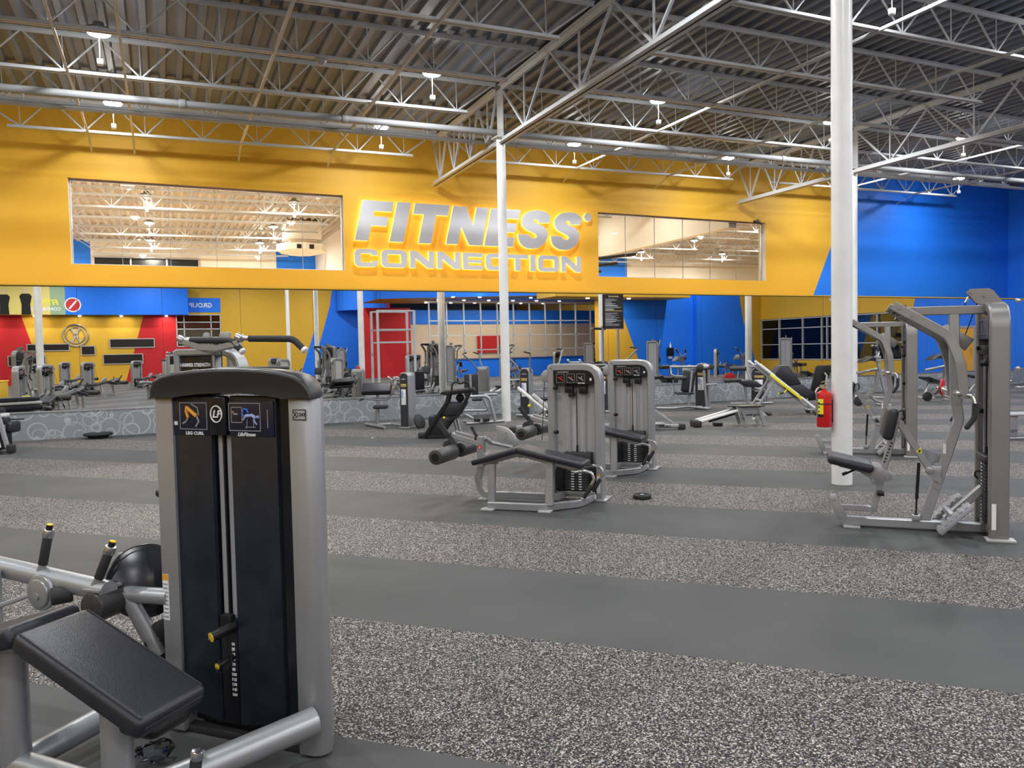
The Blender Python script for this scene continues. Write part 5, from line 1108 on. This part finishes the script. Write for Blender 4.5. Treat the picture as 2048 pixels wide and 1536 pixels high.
# the big padded one, sloping down to the right
t = thing('incline_glide_board', 'padded incline sled with yellow stripes, left of the fire extinguisher', 'glide board', (12.755, 12.945, 0), RZ, 'incline glide boards')
rails(t, (-.96, 1.20), (.34, .15), .46); m = MB(); M = Matrix.Translation((-.83, 0, 1.13)) @ Matrix.Rotation(R(39), 4, 'Y'); m.box((0, -.2, -.02), (.42, .2, .02), .01, M=M); m.build('number_board', mat('pale_blue_board', (.55, .62, .66), .4), t)
m = MB(); M = Matrix.Translation((-.93, 0, 1.17)) @ Matrix.Rotation(R(39), 4, 'Y'); m.box((.40, -.275, -.05), (1.28, -.255, .005), .005, M=M); m.build('side_stripe', LEMON, t)
m = MB(); m.prism([(-.53, .89), (-.40, 1.06), (-.36, 1.095), (-.20, 1.09), (.08, .69), (.05, .655), (-.20, .64)], 'y', -.20, .20, bev=.035); m.build('back_pad', VINYL, t, smooth=45)
m = MB(); m.prism([(-.205, .60), (-.19, .65), (.09, .675), (.35, .49), (.29, .36), (.04, .345)], 'y', -.22, .20, bev=.03); m.build('seat_pad', VINYL, t, smooth=45)
m = MB(); m.prism([(.30, .29), (.47, 1.03), (.51, 1.065), (.87, 1.075), (.80, .95), (.60, .36), (.55, .30)], 'y', .0, .05, bev=.012); m.build('foot_board', BLACK, t)
m = MB(); m.box((.0, -.26, .37), (.06, -.18, .47), .015); m.build('seat_clamp', BLACK, t)
for y in (-.2, .2):
    m = MB(); m.bar([(-.955, y, .10), (-.52, y, .76)], .06, .05, up=(0, 1, 0)); m.build('support_leg', SILVER, t)
m = MB(); m.bar([(-.80, -.2, .33), (-.80, .2, .33)], .05, .04); m.prism([(-1.0, 0), (-.92, .14), (-.84, .14), (-.70, 0)], 'y', -.26, .26); m.build('leg_brace', LIGHTGREY, t)
m = MB(); m.box((-.70, -.28, 0), (-.60, .28, .06), .02); m.build('foot_cap', RUBBER, t)
slim([(-.47, -.27, .475), (-.40, -.27, .49), (-.33, -.26, .50), (-.27, -.24, .56)], .016, 'pull_handle', t, LEMON); roller(t, (-.44, -.27, .48), (-.34, -.27, .497), .021, 'handle_sleeve')
slim([(.66, -.05, .63), (.69, -.05, .84), (.64, -.05, .905)], .02, 'hand_bar', t, LIGHTGREY); m = MB(); m.bar([(.30, 0, .20), (.36, 0, .05), (.62, 0, .05)], .07, .06, up=(0, 1, 0)); m.bar([(.60, .05, .40), (.42, .05, .05)], .05, .05, up=(0, 1, 0)); m.box((.16, -.3, .10), (.34, -.1, .13), .01); m.build('tail_bracket', SILVER, t)
m = MB(); disc(m, (.37, -.22, .055), (0, 1, 0), .055, .06); disc(m, (.37, .2, .055), (0, 1, 0), .055, .06); m.build('transport_wheel', RUBBER, t)
# low platform with one rail running to the left
t = thing('glide_platform', 'low grey glide platform with black top, on the floor right of the leg curl pair', 'glide board', (10.246, 11.625, 0), RZ, 'incline glide boards')
m = MB(); m.prism([(-.42, -.1), (-.22, -.25), (.18, -.25), (.30, -.12), (.24, .22), (-.3, .25)], 'z', .375, .395, bev=.006); m.build('platform_top', BLACK, t)
for x0, x1 in ((-.22, -.10), (.16, .26)):
    for y in (-.2, .18):
        m = MB(); m.bar([(x0, y, .375), (x1, y, .02)], .065, .03, up=(0, 1, 0)); lg = m.build('leg', SILVER, t)
        if y < 0 and x0 < 0:
            m = MB(); m.text('total gym', .05, face_M((-.158, -.217, .20), (.32, 0, -.95), (.95, 0, .32)), bold=.001); m.build('leg_lettering', BLACK, lg)
m = MB(); m.prism([(-.17, .36), (.17, .36), (.21, .12), (-.12, .17)], 'y', -.19, -.17); m.box((.03, -.192, .135), (.08, -.19, .17), mi=1); sd = m.build('side_panel', [SILVER, WHITE], t); txt(t, 'total gym', .065, (.035, -.193, .225), parent=sd)
m = MB(); m.prism([(-.19, .372), (.19, .372), (.17, .31), (-.17, .30)], 'y', -.195, -.175); m.build('under_cushion', GREYP, t)
for y in (-.16, .14):
    m = MB(); m.bar([(-.22, y, .315), (-1.0, y, .10)], .05, .075, up=(0, 1, 0), c=.015); m.build('glide_rail', WHITERAIL, t)
m = MB(); m.box((-1.08, -.22, .0), (-.93, .2, .13), .035, 3); m.build('foot_cap', RUBBER, t); m = MB(); m.bar([(-.25, 0, .24), (-.75, 0, .10)], .06, .03, up=(0, 1, 0)); m.box((-.66, -.08, .01), (-.50, .08, .07), .01); m.build('lock_bar', BLACK, t)
# the one cut by the left edge
t = thing('incline_glide_board', 'white and black incline glide board cut off by the left photo edge', 'glide board', (-2.42, 15.25, 0), RZ, 'incline glide boards')
m = MB(); m.bar([(-.075, -.2, .88), (.115, -.2, .10)], .065, .05, up=(0, 1, 0)); m.sphere((-.08, -.2, .88), .042, 10); m.build('tilt_rail', GREYP, t)
m = MB(); m.bar([(-.085, -.28, .66), (.025, -.28, .11)], .055, .05, up=(0, 1, 0)); m.build('support_leg', WHITERAIL, t)
m = MB(); m.bar([(.02, -.28, .12), (.055, -.28, .005)], .028, .028, up=(0, 1, 0)); m.box((.03, -.30, 0), (.10, -.26, .012), .004); m.build('foot_strut', BLACK, t)
m = MB(); m.box((.115, -.26, .01), (.22, -.12, .16), .035, 3); m.build('foot_cap', RUBBER, t)
m = MB(); m.box((-1.2, -.24, .37), (-.02, -.20, .45), .01); db = m.build('side_beam', WHITERAIL, t); txt(t, 'total gym', .07, (-.21, -.243, .41), parent=db)
m = MB(); m.box((-1.2, -.2, .05), (-.05, .2, .37), .03); m.build('lower_deck', BLACK, t)
m = MB(); m.box((-1.2, -.2, .46), (-.06, .2, .58), .03); m.box((.02, -.12, .33), (.13, .18, .52), .05, 4); m.build('seat_pad', VINYL, t)
m = MB(); m.box((-1.2, -.22, .60), (-.08, .2, .65), .01); m.build('glide_rail', WHITERAIL, t)
m = MB(); m.box((-1.1, -.2, .66), (-.10, .15, .75), .03); m.build('head_pad', VINYL, t)
m = MB(); m.box((-.36, -.21, .69), (-.20, -.1, .765), .02); m.box((-.16, -.24, .525), (-.06, -.2, .56), .005); m.build('yellow_label', LEMON, t)
slim([(.03, .05, .55), (.25, .05, .55)], .012, 'pull_rod', t, BLACK, 0)
# ---------------------------------------------------------------- curved-rail abdominal machines at right
def crunch(label, loc, plate):
    t = thing('curved_rail_machine', label, 'gym machine', loc, RZ, 'curved rail abdominal machines')
    m = MB(); m.prism([(-.26, 1.06), (-.22, 1.11), (-.02, 1.225), (.07, 1.16), (.05, 1.10), (-.10, 1.12)], 'y', -.18, .22, bev=.02); m.build('knee_pad', VINYL, t)
    slim([(-.02, -.14, 1.455), (.10, -.05, 1.31), (.14, 0, 1.20)], .02, 'handle_arm', t, CHROME); slim([(.18, .1, 1.45), (.25, .08, 1.30), (.17, 0, 1.20)], .02, 'handle_arm', t, CHROME)
    grip(t, (.07, -.08, 1.345), (-.03, -.15, 1.465), .026); grip(t, (.235, .085, 1.335), (.18, .1, 1.455), .026)
    m = MB(); disc(m, (.165, 0, 1.19), (0, 0, 1), .08, .06); m.box((.10, -.06, 1.08), (.23, .06, 1.15), .02); m.build('swivel_head', GREYP, t)
    m = MB(); m.bar([(.165, 0, 1.14), (.24, 0, .80), (.38, 0, .22)], .075, .06, up=(0, 1, 0), fil=.1); m.build('stem', SILVER, t)
    for y, dx in ((-.12, 0), (.14, .09)):
        m = MB(); m.bar([(.13+dx, y, .85), (.12+dx, y, .68), (.05+dx, y, .42), (-.18+dx, y, .18)], .07, .05, up=(0, 1, 0), fil=.22, fn=8); m.build('curved_rail', STEELGREY, t)
    slim([(-.05, -.1, .26), (.05, -.1, .14), (.32, -.05, .05)], .03, 'front_tube', t, fil=.08); slim([(.0, .1, .20), (.52, .12, .17)], .028, 'cross_tube', t)
    m = MB(); disc(m, (-.30, .0, .12), (0, 1, 0), .12, .05); m.build('transport_wheel', RUBBER, t)
    slim([(-.25, .2, .80), (.02, .2, .85), (.30, .2, .90)], .035, 'side_bar', t); 
    for y in (-.2, .12):
        m = MB(); m.box((.22, y, 0), (.42, y+.1, .05), .015); m.build('foot', LIGHTGREY, t)
    return t
crunch('curved-rail abdominal machine seen left of the far seated row machine', (15.83, 13.57, 0), False)
crunch('curved-rail abdominal machine seen between the two seated row machines', (18.37, 13.63, 0), True)
t = thing('weight_plate', 'red round weight plate on the curved-rail machine at right', 'weight plate', (18.11, 13.37, .38), RZ)
m = MB(); disc(m, (.02, -.02, 0), (.75, -.66, 0), .215, .04, 36, .01); m.build('plate_disc', REDP, t); m = MB(); m.cyl((-.01, -.05, 0), (-.22, -.18, -.01), .032, n=14, bev=.005); m.build('plate_peg', CHROME, t)
# odds and ends at the right edge
t = thing('flat_bench', 'dark-topped bench with grey leg at the right photo edge', 'bench', (12.15, 7.75, 0), RZ)
m = MB(); m.box((-.35, -.2, .37), (.7, .2, .40), .01); m.build('bench_top', GREYP, t)
for x in (-.05, .5):
    m = MB(); m.box((x-.06, -.12, .02), (x+.06, .12, .37), .006); m.build('leg', SILVER, t)
m = MB(); m.bar([(-.32, -.18, .02), (.7, -.18, .02)], .05, .035); m.bar([(-.32, -.1, .13), (.0, -.1, .13)], .04, .05); m.build('base_rail', SILVER, t)
def bar_rack(loc, label, zs):
    t = thing('barbell_rack', label, 'rack', loc, RZ)
    for x in (-.02, 1.05):
        m = MB(); m.box((x-.035, -.035, 0), (x+.035, .035, 2.4)); m.box((x-.05, -.35, 0), (x+.05, .35, .05), .01); m.build('upright', SILVER, t)
    for i, z in enumerate(zs):
        m = MB(); m.cyl((-.55, -.1, z), (1.6, -.1, z), .016, n=10); m.build('rack_bar', CHROME, t); m = MB(); m.cyl((-.42, -.1, z), (.3, -.1, z), .05 if i else .04, n=16, bev=.01); m.build('bar_sleeve', RUBBER, t)
        m = MB(); m.cyl((-.62, -.1, z), (-.56, -.1, z), .04, n=14, bev=.01); m.build('bar_end', CHROME, t)
    return t
bar_rack((15.45, 9.25, 0), 'rack holding horizontal bars at the right photo edge', (.64, 1.0, 2.3))
for k, (x, y, rz_) in enumerate(((19.3, 14.5, 10), (21.0, 14.2, -20), (22.9, 13.6, 15))):
    t = thing('adjustable_bench', ('low black incline bench behind the near row machine, %s' % ('left one', 'right one', 'at the right photo edge')[k]), 'bench', (x, y, 0), rz_, 'low benches at right')
    m = MB(); pad(m, (-.5, 0, .62), (.15, 0, .46), .3, .07); m.build('back_pad', VINYL, t); m = MB(); pad(m, (.18, 0, .46), (.6, 0, .50), .3, .07); m.build('seat_pad', VINYL, t)
    slim([(-.5, 0, .04), (-.2, 0, .42), (.3, 0, .40), (.55, 0, .04)], .035, 'bench_frame', t, fil=.1); m = MB(); m.box((-.56, -.3, 0), (-.46, .3, .06), .02); m.box((.5, -.25, 0), (.6, .25, .06), .02); m.build('foot_bar', LIGHTGREY, t)
    slim([(.5, -.2, .35), (.62, -.25, .42)], .03, 'side_handle', t, CHROME)
# ================================================================ smaller things
t = thing('fire_extinguisher', 'red fire extinguisher strapped to the left of the thick white column', 'fire extinguisher', (6.612, 6.28, .635), -24.36)
m = MB(); m.lathe((0, 0, 0), (0, 0, 1), [(0, .074), (.008, .079), (.34, .079), (.375, .072), (.395, .045), (.405, .024), (.42, .022)], 28); m.build('cylinder', EXTRED, t)
m = MB(); m.cyl((0, 0, .415), (0, 0, .45), .02, n=14); m.bar([(-.05, 0, .455), (.0, 0, .46), (.06, 0, .47)], .02, .012); m.bar([(-.03, 0, .49), (.0, 0, .50), (.07, 0, .485)], .02, .01); v = m.build('valve_head', CHROME, t)
m = MB(); m.lathe((-.03, -.02, .44), (0, -1, 0), [(0, .016), (.01, .016)], 14); m.build('pressure_gauge', GOLD, v)
m = MB(); m.tube([(-.03, 0, .44), (-.075, -.01, .43), (-.10, -.01, .38), (-.085, -.01, .34), (-.08, -.01, .10)], .011, 10, fil=.03); m.build('hose', CHROME, t)
def wrapped(x0, x1, z0, z1, r, mi, mb, n=8):
    pts = [(-r*math.cos(a), -r*math.sin(a)) for a in [R(x0+(x1-x0)*k/n) for k in range(n+1)]]
    for (a, b), (c, d) in zip(pts, pts[1:]): mb.poly([(a, b, z0), (c, d, z0), (c, d, z1), (a, b, z1)], mi)
m = MB(); wrapped(15, 62, .145, .31, .0796, 0, m); wrapped(15, 62, .11, .14, .0796, 1, m); wrapped(18, 40, .29, .305, .080, 2, m)
for k in range(5): wrapped(20, 34, .165+k*.024, .178+k*.024, .080, 2 if k % 2 else 1, m)
m.build('instruction_label', [LEMON, BLACK, WHITE], t, recalc=False)
m = MB(); m.tube([(.081*math.cos(a), .081*math.sin(a), .255) for a in [k*2*math.pi/28 for k in range(28)]], .006, 8, closed=True);  m.build('holding_strap', BLACK, t)
m = MB(); m.box((.074, -.02, .05), (.09, .02, .30), .004); m.build('wall_bracket', BLACK, t)
def floor_plate(loc, label, r=.115):
    t = thing('weight_plate', label, 'weight plate', loc, 0, 'loose discs on the floor')
    m = MB(); m.lathe((0, 0, .006), (0, 0, 1), [(0, r*.93), (.008, r), (.03, r), (.036, r*.95), (.036, r*.80), (.028, r*.76), (.028, r*.36), (.036, r*.32), (.036, r*.19), (.0, r*.19)], 36, caps=False); m.build('plate_disc', RUBBER, t)
    m = MB(); m.lathe((0, 0, .004), (0, 0, 1), [(0, r*.22), (.038, r*.22), (.040, r*.18), (.040, r*.12)], 24); m.build('hub', ALU, t)
    for k in range(3):
        a = k*2.09+.4; m = MB(); m.box((-.03, -.012, .0), (.03, .012, .0022), .001, M=Matrix.Translation((r*.56*math.cos(a), r*.56*math.sin(a), .0335)) @ Matrix.Rotation(a+1.57, 4, 'Z')); m.build('grip_slot', BLACK, t)
    return t
floor_plate((4.43, 6.60, 0), 'small black weight plate lying on the floor right of the leg curl', .095)
t = thing('balance_disc', 'flat black balance disc on the floor before the low swirl wall at left', 'balance disc', (-1.20, 16.9, 0))
m = MB(); m.lathe((0, 0, 0), (0, 0, 1), [(0, .16), (.05, .20), (.06, .20)], 30); m.build('disc_base', RUBBER, t); m = MB(); m.lathe((0, 0, .055), (0, 0, 1), [(0, .25), (.02, .262), (.045, .25), (.06, .15), (.063, .02)], 40); m.build('disc_top', BLACK, t); m = MB(); m.lathe((0, 0, .1185), (0, 0, 1), [(0, .05), (.004, .045)], 20); m.build('disc_boss', LIGHTGREY, t)
m = MB(); m.sphere((-.06, 0, 0), .022, 8, sc3=(1, .7, .5)); o = m.build('paper_scrap', WHITE); o.location = (3.45, 13.65, .012); tag(o, 'tiny white scrap of paper on a dark floor stripe', 'litter')
# rules sign fixed to the mirror
t = thing('rules_sign', 'black rules sign hung on the mirror right of the big sign', 'sign', (10.84, YM-.005, 2.06))
m = MB(); m.box((-.30, -.03, 0), (.30, 0, .895)); m.build('sign_board', BLACKG, t)
rnd = random.Random(7); m = MB()
m.box((-.10, -.033, .82), (.16, -.03, .86), mi=1); m.box((-.15, -.033, .815), (-.12, -.03, .865), mi=2)
z = .77
while z > .05:
    if .44 < z < .47: m.box((-.26, -.033, z), (.26, -.03, z+.014), mi=1); z -= .05; continue
    w_ = rnd.uniform(.18, .5); m.box((-.26, -.033, z), (-.26+w_, -.03, z+.009), mi=0 if rnd.random() < .75 else 2); z -= .021
m.build('sign_printing', [GREYP, GOLD, WHITE], t)
t = thing('security_camera', 'small dark security camera at the top right corner of the right long window', 'camera', (18.10, YW+.0, 5.60))
m = MB(); m.box((-.30, -.22, -.06), (-.05, -.12, .03), .02); m.build('camera_body', BLACK, t); m = MB(); m.tube([(-.12, -.15, .03), (-.05, -.1, .08), (0, .0, .08)], .018, 8, fil=.03); m.build('bracket', BLACK, t)
t = thing('smoke_dome', 'little white dome detector under a roof joist at upper left', 'detector', (2.6, 13.27, zroof(2.6)-DJ-.01))
m = MB(); m.lathe((0, 0, 0), (0, 0, -1), [(0, .09), (.05, .09), (.09, .06), (.105, .01)], 18); m.build('dome', LIGHTGREY, t)
t = thing('motion_lamp', 'white fluorescent strip fitting between joists right of the centre', 'ceiling lamp', (14.2, 16.2, zroof(14)-.45))
m = MB(); m.box((-1.2, -.06, 0), (1.2, .06, .09), .01); m.build('fitting_body', WPAINT, t)
for x in (-.9, .9):
    m = MB(); m.cyl((x, 0, .09), (x, 0, .45), .006, n=6); m.build('hanger', WPAINT, t)
# air unit and backboard rigging in the court
t = thing('air_handler', 'white hanging air unit seen through the left long window', 'air unit', (5.5, 34, 5.8))
m = MB(); m.box((-.62, -.6, .62), (.85, .6, 1.38), .02); m.build('unit_box', WHITEWALL, t); m = MB(); m.box((-.45, -.45, .42), (.7, .45, .62)); m.build('neck_duct', BEIGE, t)
m = MB(); m.lathe((.1, 0, .02), (0, 0, 1), [(0, .6), (.12, 1.05), (.40, 1.05)], 8); dd = m.build('diffuser', WHITEWALL, t, smooth=0); m = MB(); m.box((-.25, -.985, .16), (.45, -.96, .34)); m.build('grille', BLACK, dd)
for x in (-.5, .7):
    m = MB(); m.cyl((x, 0, 1.38), (x, 0, 1.48), .02, n=6); m.build('hanger', WPAINT, t)
m = MB(); m.tube([(-.1, -.3, 1.38), (-.2, -.3, 1.42), (-.5, -.3, 1.40)], .11, 12, fil=.1); m.tube([(.5, -.3, 1.38), (.45, -.3, 1.42), (.2, -.3, 1.40)], .11, 12, fil=.1); m.build('flexible_duct', mat('rust_duct', (.35, .12, .07), .6), t)
t = thing('backboard_rig', 'black folded basketball backboard rigging seen through the right long window', 'basketball rig', (14.85, 24.0, 3.95))
for a, b, r in (((-2.2, 0, .62), (1.1, 0, 1.02), .06), ((-2.2, .4, .42), (.55, .4, .72), .06), ((-1.9, 0, -.4), (-.9, 0, .6), .035), ((-1.5, 0, -.4), (-.5, 0, .7), .035), ((-2.3, 0, .32), (-.4, 0, .36), .05)):
    m = MB(); m.cyl(a, b, r, n=10); m.build('rig_tube', BLACK, t)
m = MB(); m.box((-2.2, -.1, -.5), (-1.95, .1, .3), .02); m.build('rig_post', BLACK, t); m = MB(); m.bar([(-1.2, 0, .72), (-.9, 0, 1.9)], .05, .05); m.bar([(-.6, .4, .6), (-.6, .4, 1.9)], .05, .05); m.build('rig_hanger', BLACK, t)
# ================================================================ what the mirrors show of the hall behind the camera
MX = 'reflected in the mirrors'
ban = thing('wall_banner', 'long blue and yellow banner soffit with gym name, seen reversed in the mirror', 'banner', (-4.0, YB+.9, 4.25))
m = MB(); m.box((-12, -.9, 0), (-2.1, 0, 1.75), mi=0); m.box((-2.1, -.9, 0), (-1.3, 0, 1.75), mi=2); m.box((-1.3, -.9, 0), (5.6, 0, 1.75), mi=1); m.build('banner_panel', [mat('banner_yellow', (.75, .62, .18), .6), BLUE, mat('banner_green', (.30, .42, .25), .6)], ban, smooth=0)
m = MB(); MM = face_M((-2.45, .012, .72), (-1, 0, 0), FZ); m.text('FITNESS', .46, MM, bold=.012, shear=.2, mi=0); MM = face_M((-2.45, .012, .32), (-1, 0, 0), FZ); m.text('CONNECTION', .27, MM, bold=.008, mi=1); m.build('banner_lettering', [LEMON, WHITE], ban)
m = MB(); m.lathe((-.9, .002, .6), (0, 1, 0), [(0, .45), (.012, .45)], 28, mi=0); m.lathe((-.9, .014, .6), (0, 1, 0), [(0, .38), (.004, .38)], 28, mi=1); m.bar([(-1.1, .022, .35), (-.7, .022, .85)], .10, .01, up=(0, 1, 0), mi=0); m.build('banner_emblem', [WHITE, REDP], ban)
def banner_figure(x, s):
    m = MB(); y = .012
    m.sphere((x, y, 1.38*s), .13*s, 12, sc3=(1, .1, 1.2), mi=1) if False else m.lathe((x, y, 1.42*s), (0, 1, 0), [(0, .12*s), (.004, .12*s)], 16, mi=1)
    m.prism([(x-.25*s, .0), (x+.25*s, .0), (x+.22*s, .6*s), (x+.32*s, 1.1*s), (x+.2*s, 1.25*s), (x-.2*s, 1.25*s), (x-.32*s, 1.1*s), (x-.22*s, .6*s)], 'y', y, y+.004, mi=0); m.build('printed_figure', [BLACK, BEIGE], ban)
banner_figure(-4.45, .95); banner_figure(-3.35, 1.0)
em = thing('wall_emblem', 'round metal emblem on the yellow rear wall, reflected in the mirror at left', 'emblem', (-4.9, YB+.03, 3.0))
def torus_y(cx, cz, r, tube):
    m = MB(); m.tube([(cx+r*math.cos(a), 0, cz+r*math.sin(a)) for a in [k*2*math.pi/40 for k in range(40)]], tube, 8, closed=True); return m
torus_y(0, 0, .68, .05).build('emblem_ring', ALU, em); torus_y(0, 0, .50, .03).build('emblem_ring', ALU, em)
m = MB(); m.bar([(-.22, 0, -.45), (.22, 0, .45)], .12, .03, up=(0, 1, 0)); m.bar([(-.22, 0, .45), (0, 0, 0)], .12, .03, up=(0, 1, 0)); m.bar([(.05, 0, -.02), (.25, 0, -.45)], .12, .03, up=(0, 1, 0)); m.build('emblem_strokes', ALU, em)
gs = thing('class_sign', 'blue group class sign over the studio window, reflected at upper left', 'sign', (2.25, YB+.03, 4.45))
m = MB(); m.box((-1.37, -.02, 0), (1.37, .0, .95)); m.build('sign_board', BLUE, gs); m = MB(); m.text('GROUP', .42, face_M((.15, .01, .45), (-1, 0, 0), FZ), bold=.01); m.text('X', .55, face_M((-.9, .01, .45), (-1, 0, 0), FZ), bold=.01, mi=1); m.build('sign_lettering', [WHITE, GREYP], gs)
for i, (x0, x1, z0, z1) in enumerate(((-3.0, -.5, 2.22, 2.72), (-7.5, -5.3, 2.1, 2.45), (-8.5, -6.6, 1.2, 1.75), (-3.4, -1.2, 1.2, 1.75), (-4.6, -3.9, 1.8, 2.3))):
    g = MB(); g.box((x0, YB+.01, z0), (x1, YB+.03, z1)); g = struct(g.build('window_%d' % (7+i), BLACKG, smooth=0)); f = MB()
    f.box((x0-.05, YB, z0-.05), (x1+.05, YB+.06, z0)); f.box((x0-.05, YB, z1), (x1+.05, YB+.06, z1+.05)); f.box((x0-.05, YB, z0), (x0, YB+.06, z1)); f.box((x1, YB, z0), (x1+.05, YB+.06, z1)); f.build('window_frame', ALU, g, smooth=0)
# machines standing behind the camera, visible only in the mirrors
def nth_(k): return ORD[k] if k < 12 else ORD[k-12]+' farther one'
spots = [('LC',-3.3,12.3,100),('LC',-3.2,9.2,120),('RM',-3.2,6.2,200),('LC',-4.3,3.0,150),('LC',-3.0,-1.0,135),('LC',.8,-2.2,160),('RM',3.4,-2.2,120),('LC',6.6,-1.4,150),('LC',5.0,-6.5,160),('RM',8.4,-4.6,140),
    ('LC',2.5,-12,135),('RM',4.6,-14.5,150),('LC',8.6,-10.6,140),('RM',10.6,-14,120),('LC',11.6,-4.0,150),('RM',14.0,-2.0,150),('LC',16.2,-2.2,140),('RM',18.2,-4.6,160),('LC',20.6,-4.6,150),('RM',22.0,-2.4,140),
    ('LC',-4.6,-9,130),('LC',-1.4,-8,140),('LC',13.4,-8.6,150),('RM',22.0,3.6,140),('LC',25.2,4.0,140),('LC',28.4,5.2,150),('RM',26.6,7.4,140)]
PROTO = {'LC': LC, 'RM': RM}; NM = {'LC': 'prone leg curl', 'RM': 'tall seated row'}
seen = {}
for kd, x, y, rz_ in spots:
    k = seen.get(kd, 0); seen[kd] = k+1
    again(PROTO[kd], (x, y, 0), rz_, '%s machine behind the camera, %s of its kind' % (NM[kd], nth_(k)), 'machines reflected in the mirrors')
# tall stretching cage with white uprights
t = thing('training_cage', 'tall pale training cage behind the camera, reflected right of the blue corner', 'cage', (10.2, -1.6, 0), 0)
for x in (-.9, .9):
    for y in (-.6, .6):
        m = MB(); m.box((x-.05, y-.05, 0), (x+.05, y+.05, 3.55)); m.build('upright', WPAINT, t, smooth=0)
for z in (2.0, 2.6, 3.5):
    m = MB(); m.box((-.9, -.62, z), (.9, -.56, z+.07)); m.box((-.9, .56, z), (.9, .62, z+.07)); m.build('cross_bar', WPAINT, t, smooth=0)
# cleaning station: yellow perforated bin with bottles
t = thing('wipe_station', 'yellow perforated steel cabinet behind the camera, reflected at the left edge', 'cabinet', (-4.4, 10.6, 0), 8)
m = MB(); m.box((-.55, -.3, .08), (.55, .3, .98), .01); m.build('cabinet_body', SCREEN, t); m = MB(); m.box((-.57, -.32, .98), (.57, .32, 1.01), .005); m.build('cabinet_top', YEL, t)
for x in (-.5, .5):
    m = MB(); m.box((x-.03, -.25, 0), (x+.03, .25, .08)); m.build('leg', BLACK, t)
for i, (x, lab) in enumerate(((-.30, 'left one'), (.0, 'middle one'), (.26, 'right one'))):
    b = thing('spray_bottle', 'white spray bottle on the yellow cabinet, %s' % lab, 'bottle', (-4.4+x, 10.6, 1.01), 0, 'spray bottles on the cabinet')
    m = MB(); m.lathe((0, 0, 0), (0, 0, 1), [(0, .045), (.15, .045), (.19, .015), (.22, .015)], 16); m.build('bottle_body', WHITE, b); m = MB(); m.box((-.015, -.05, .22), (.015, .03, .26), .006); m.build('spray_head', BLACK, b)
t = thing('wipe_dispenser', 'black wipe dispenser with bottle on the blue block, reflected right of the sign', 'dispenser', (24.9, YQ+.02, 1.25))
m = MB(); m.box((-.17, 0, -.2), (.17, .2, .25), .03); m.build('dispenser_body', BLACK, t); m = MB(); m.lathe((0, .1, .25), (0, 0, 1), [(0, .05), (.16, .05), (.2, .02), (.3, .02)], 14); m.build('pump_bottle', WHITE, t); m = MB(); m.box((-.1, .05, -.34), (.1, .12, -.2)); m.build('paper_end', WHITE, t)
t = thing('exit_sign', 'red and white exit sign on the right wall, reflected beside the thick column', 'sign', (XR-.06, 6.0, 3.72))
m = MB(); m.box((-.03, -.22, 0), (.06, .22, .28), .008); m.build('sign_box', WHITE, t); m = MB(); m.text('EXIT', .2, face_M((-.035, 0, .14), (0, -1, 0), FZ), bold=.006); m.build('sign_lettering', REDP, t)
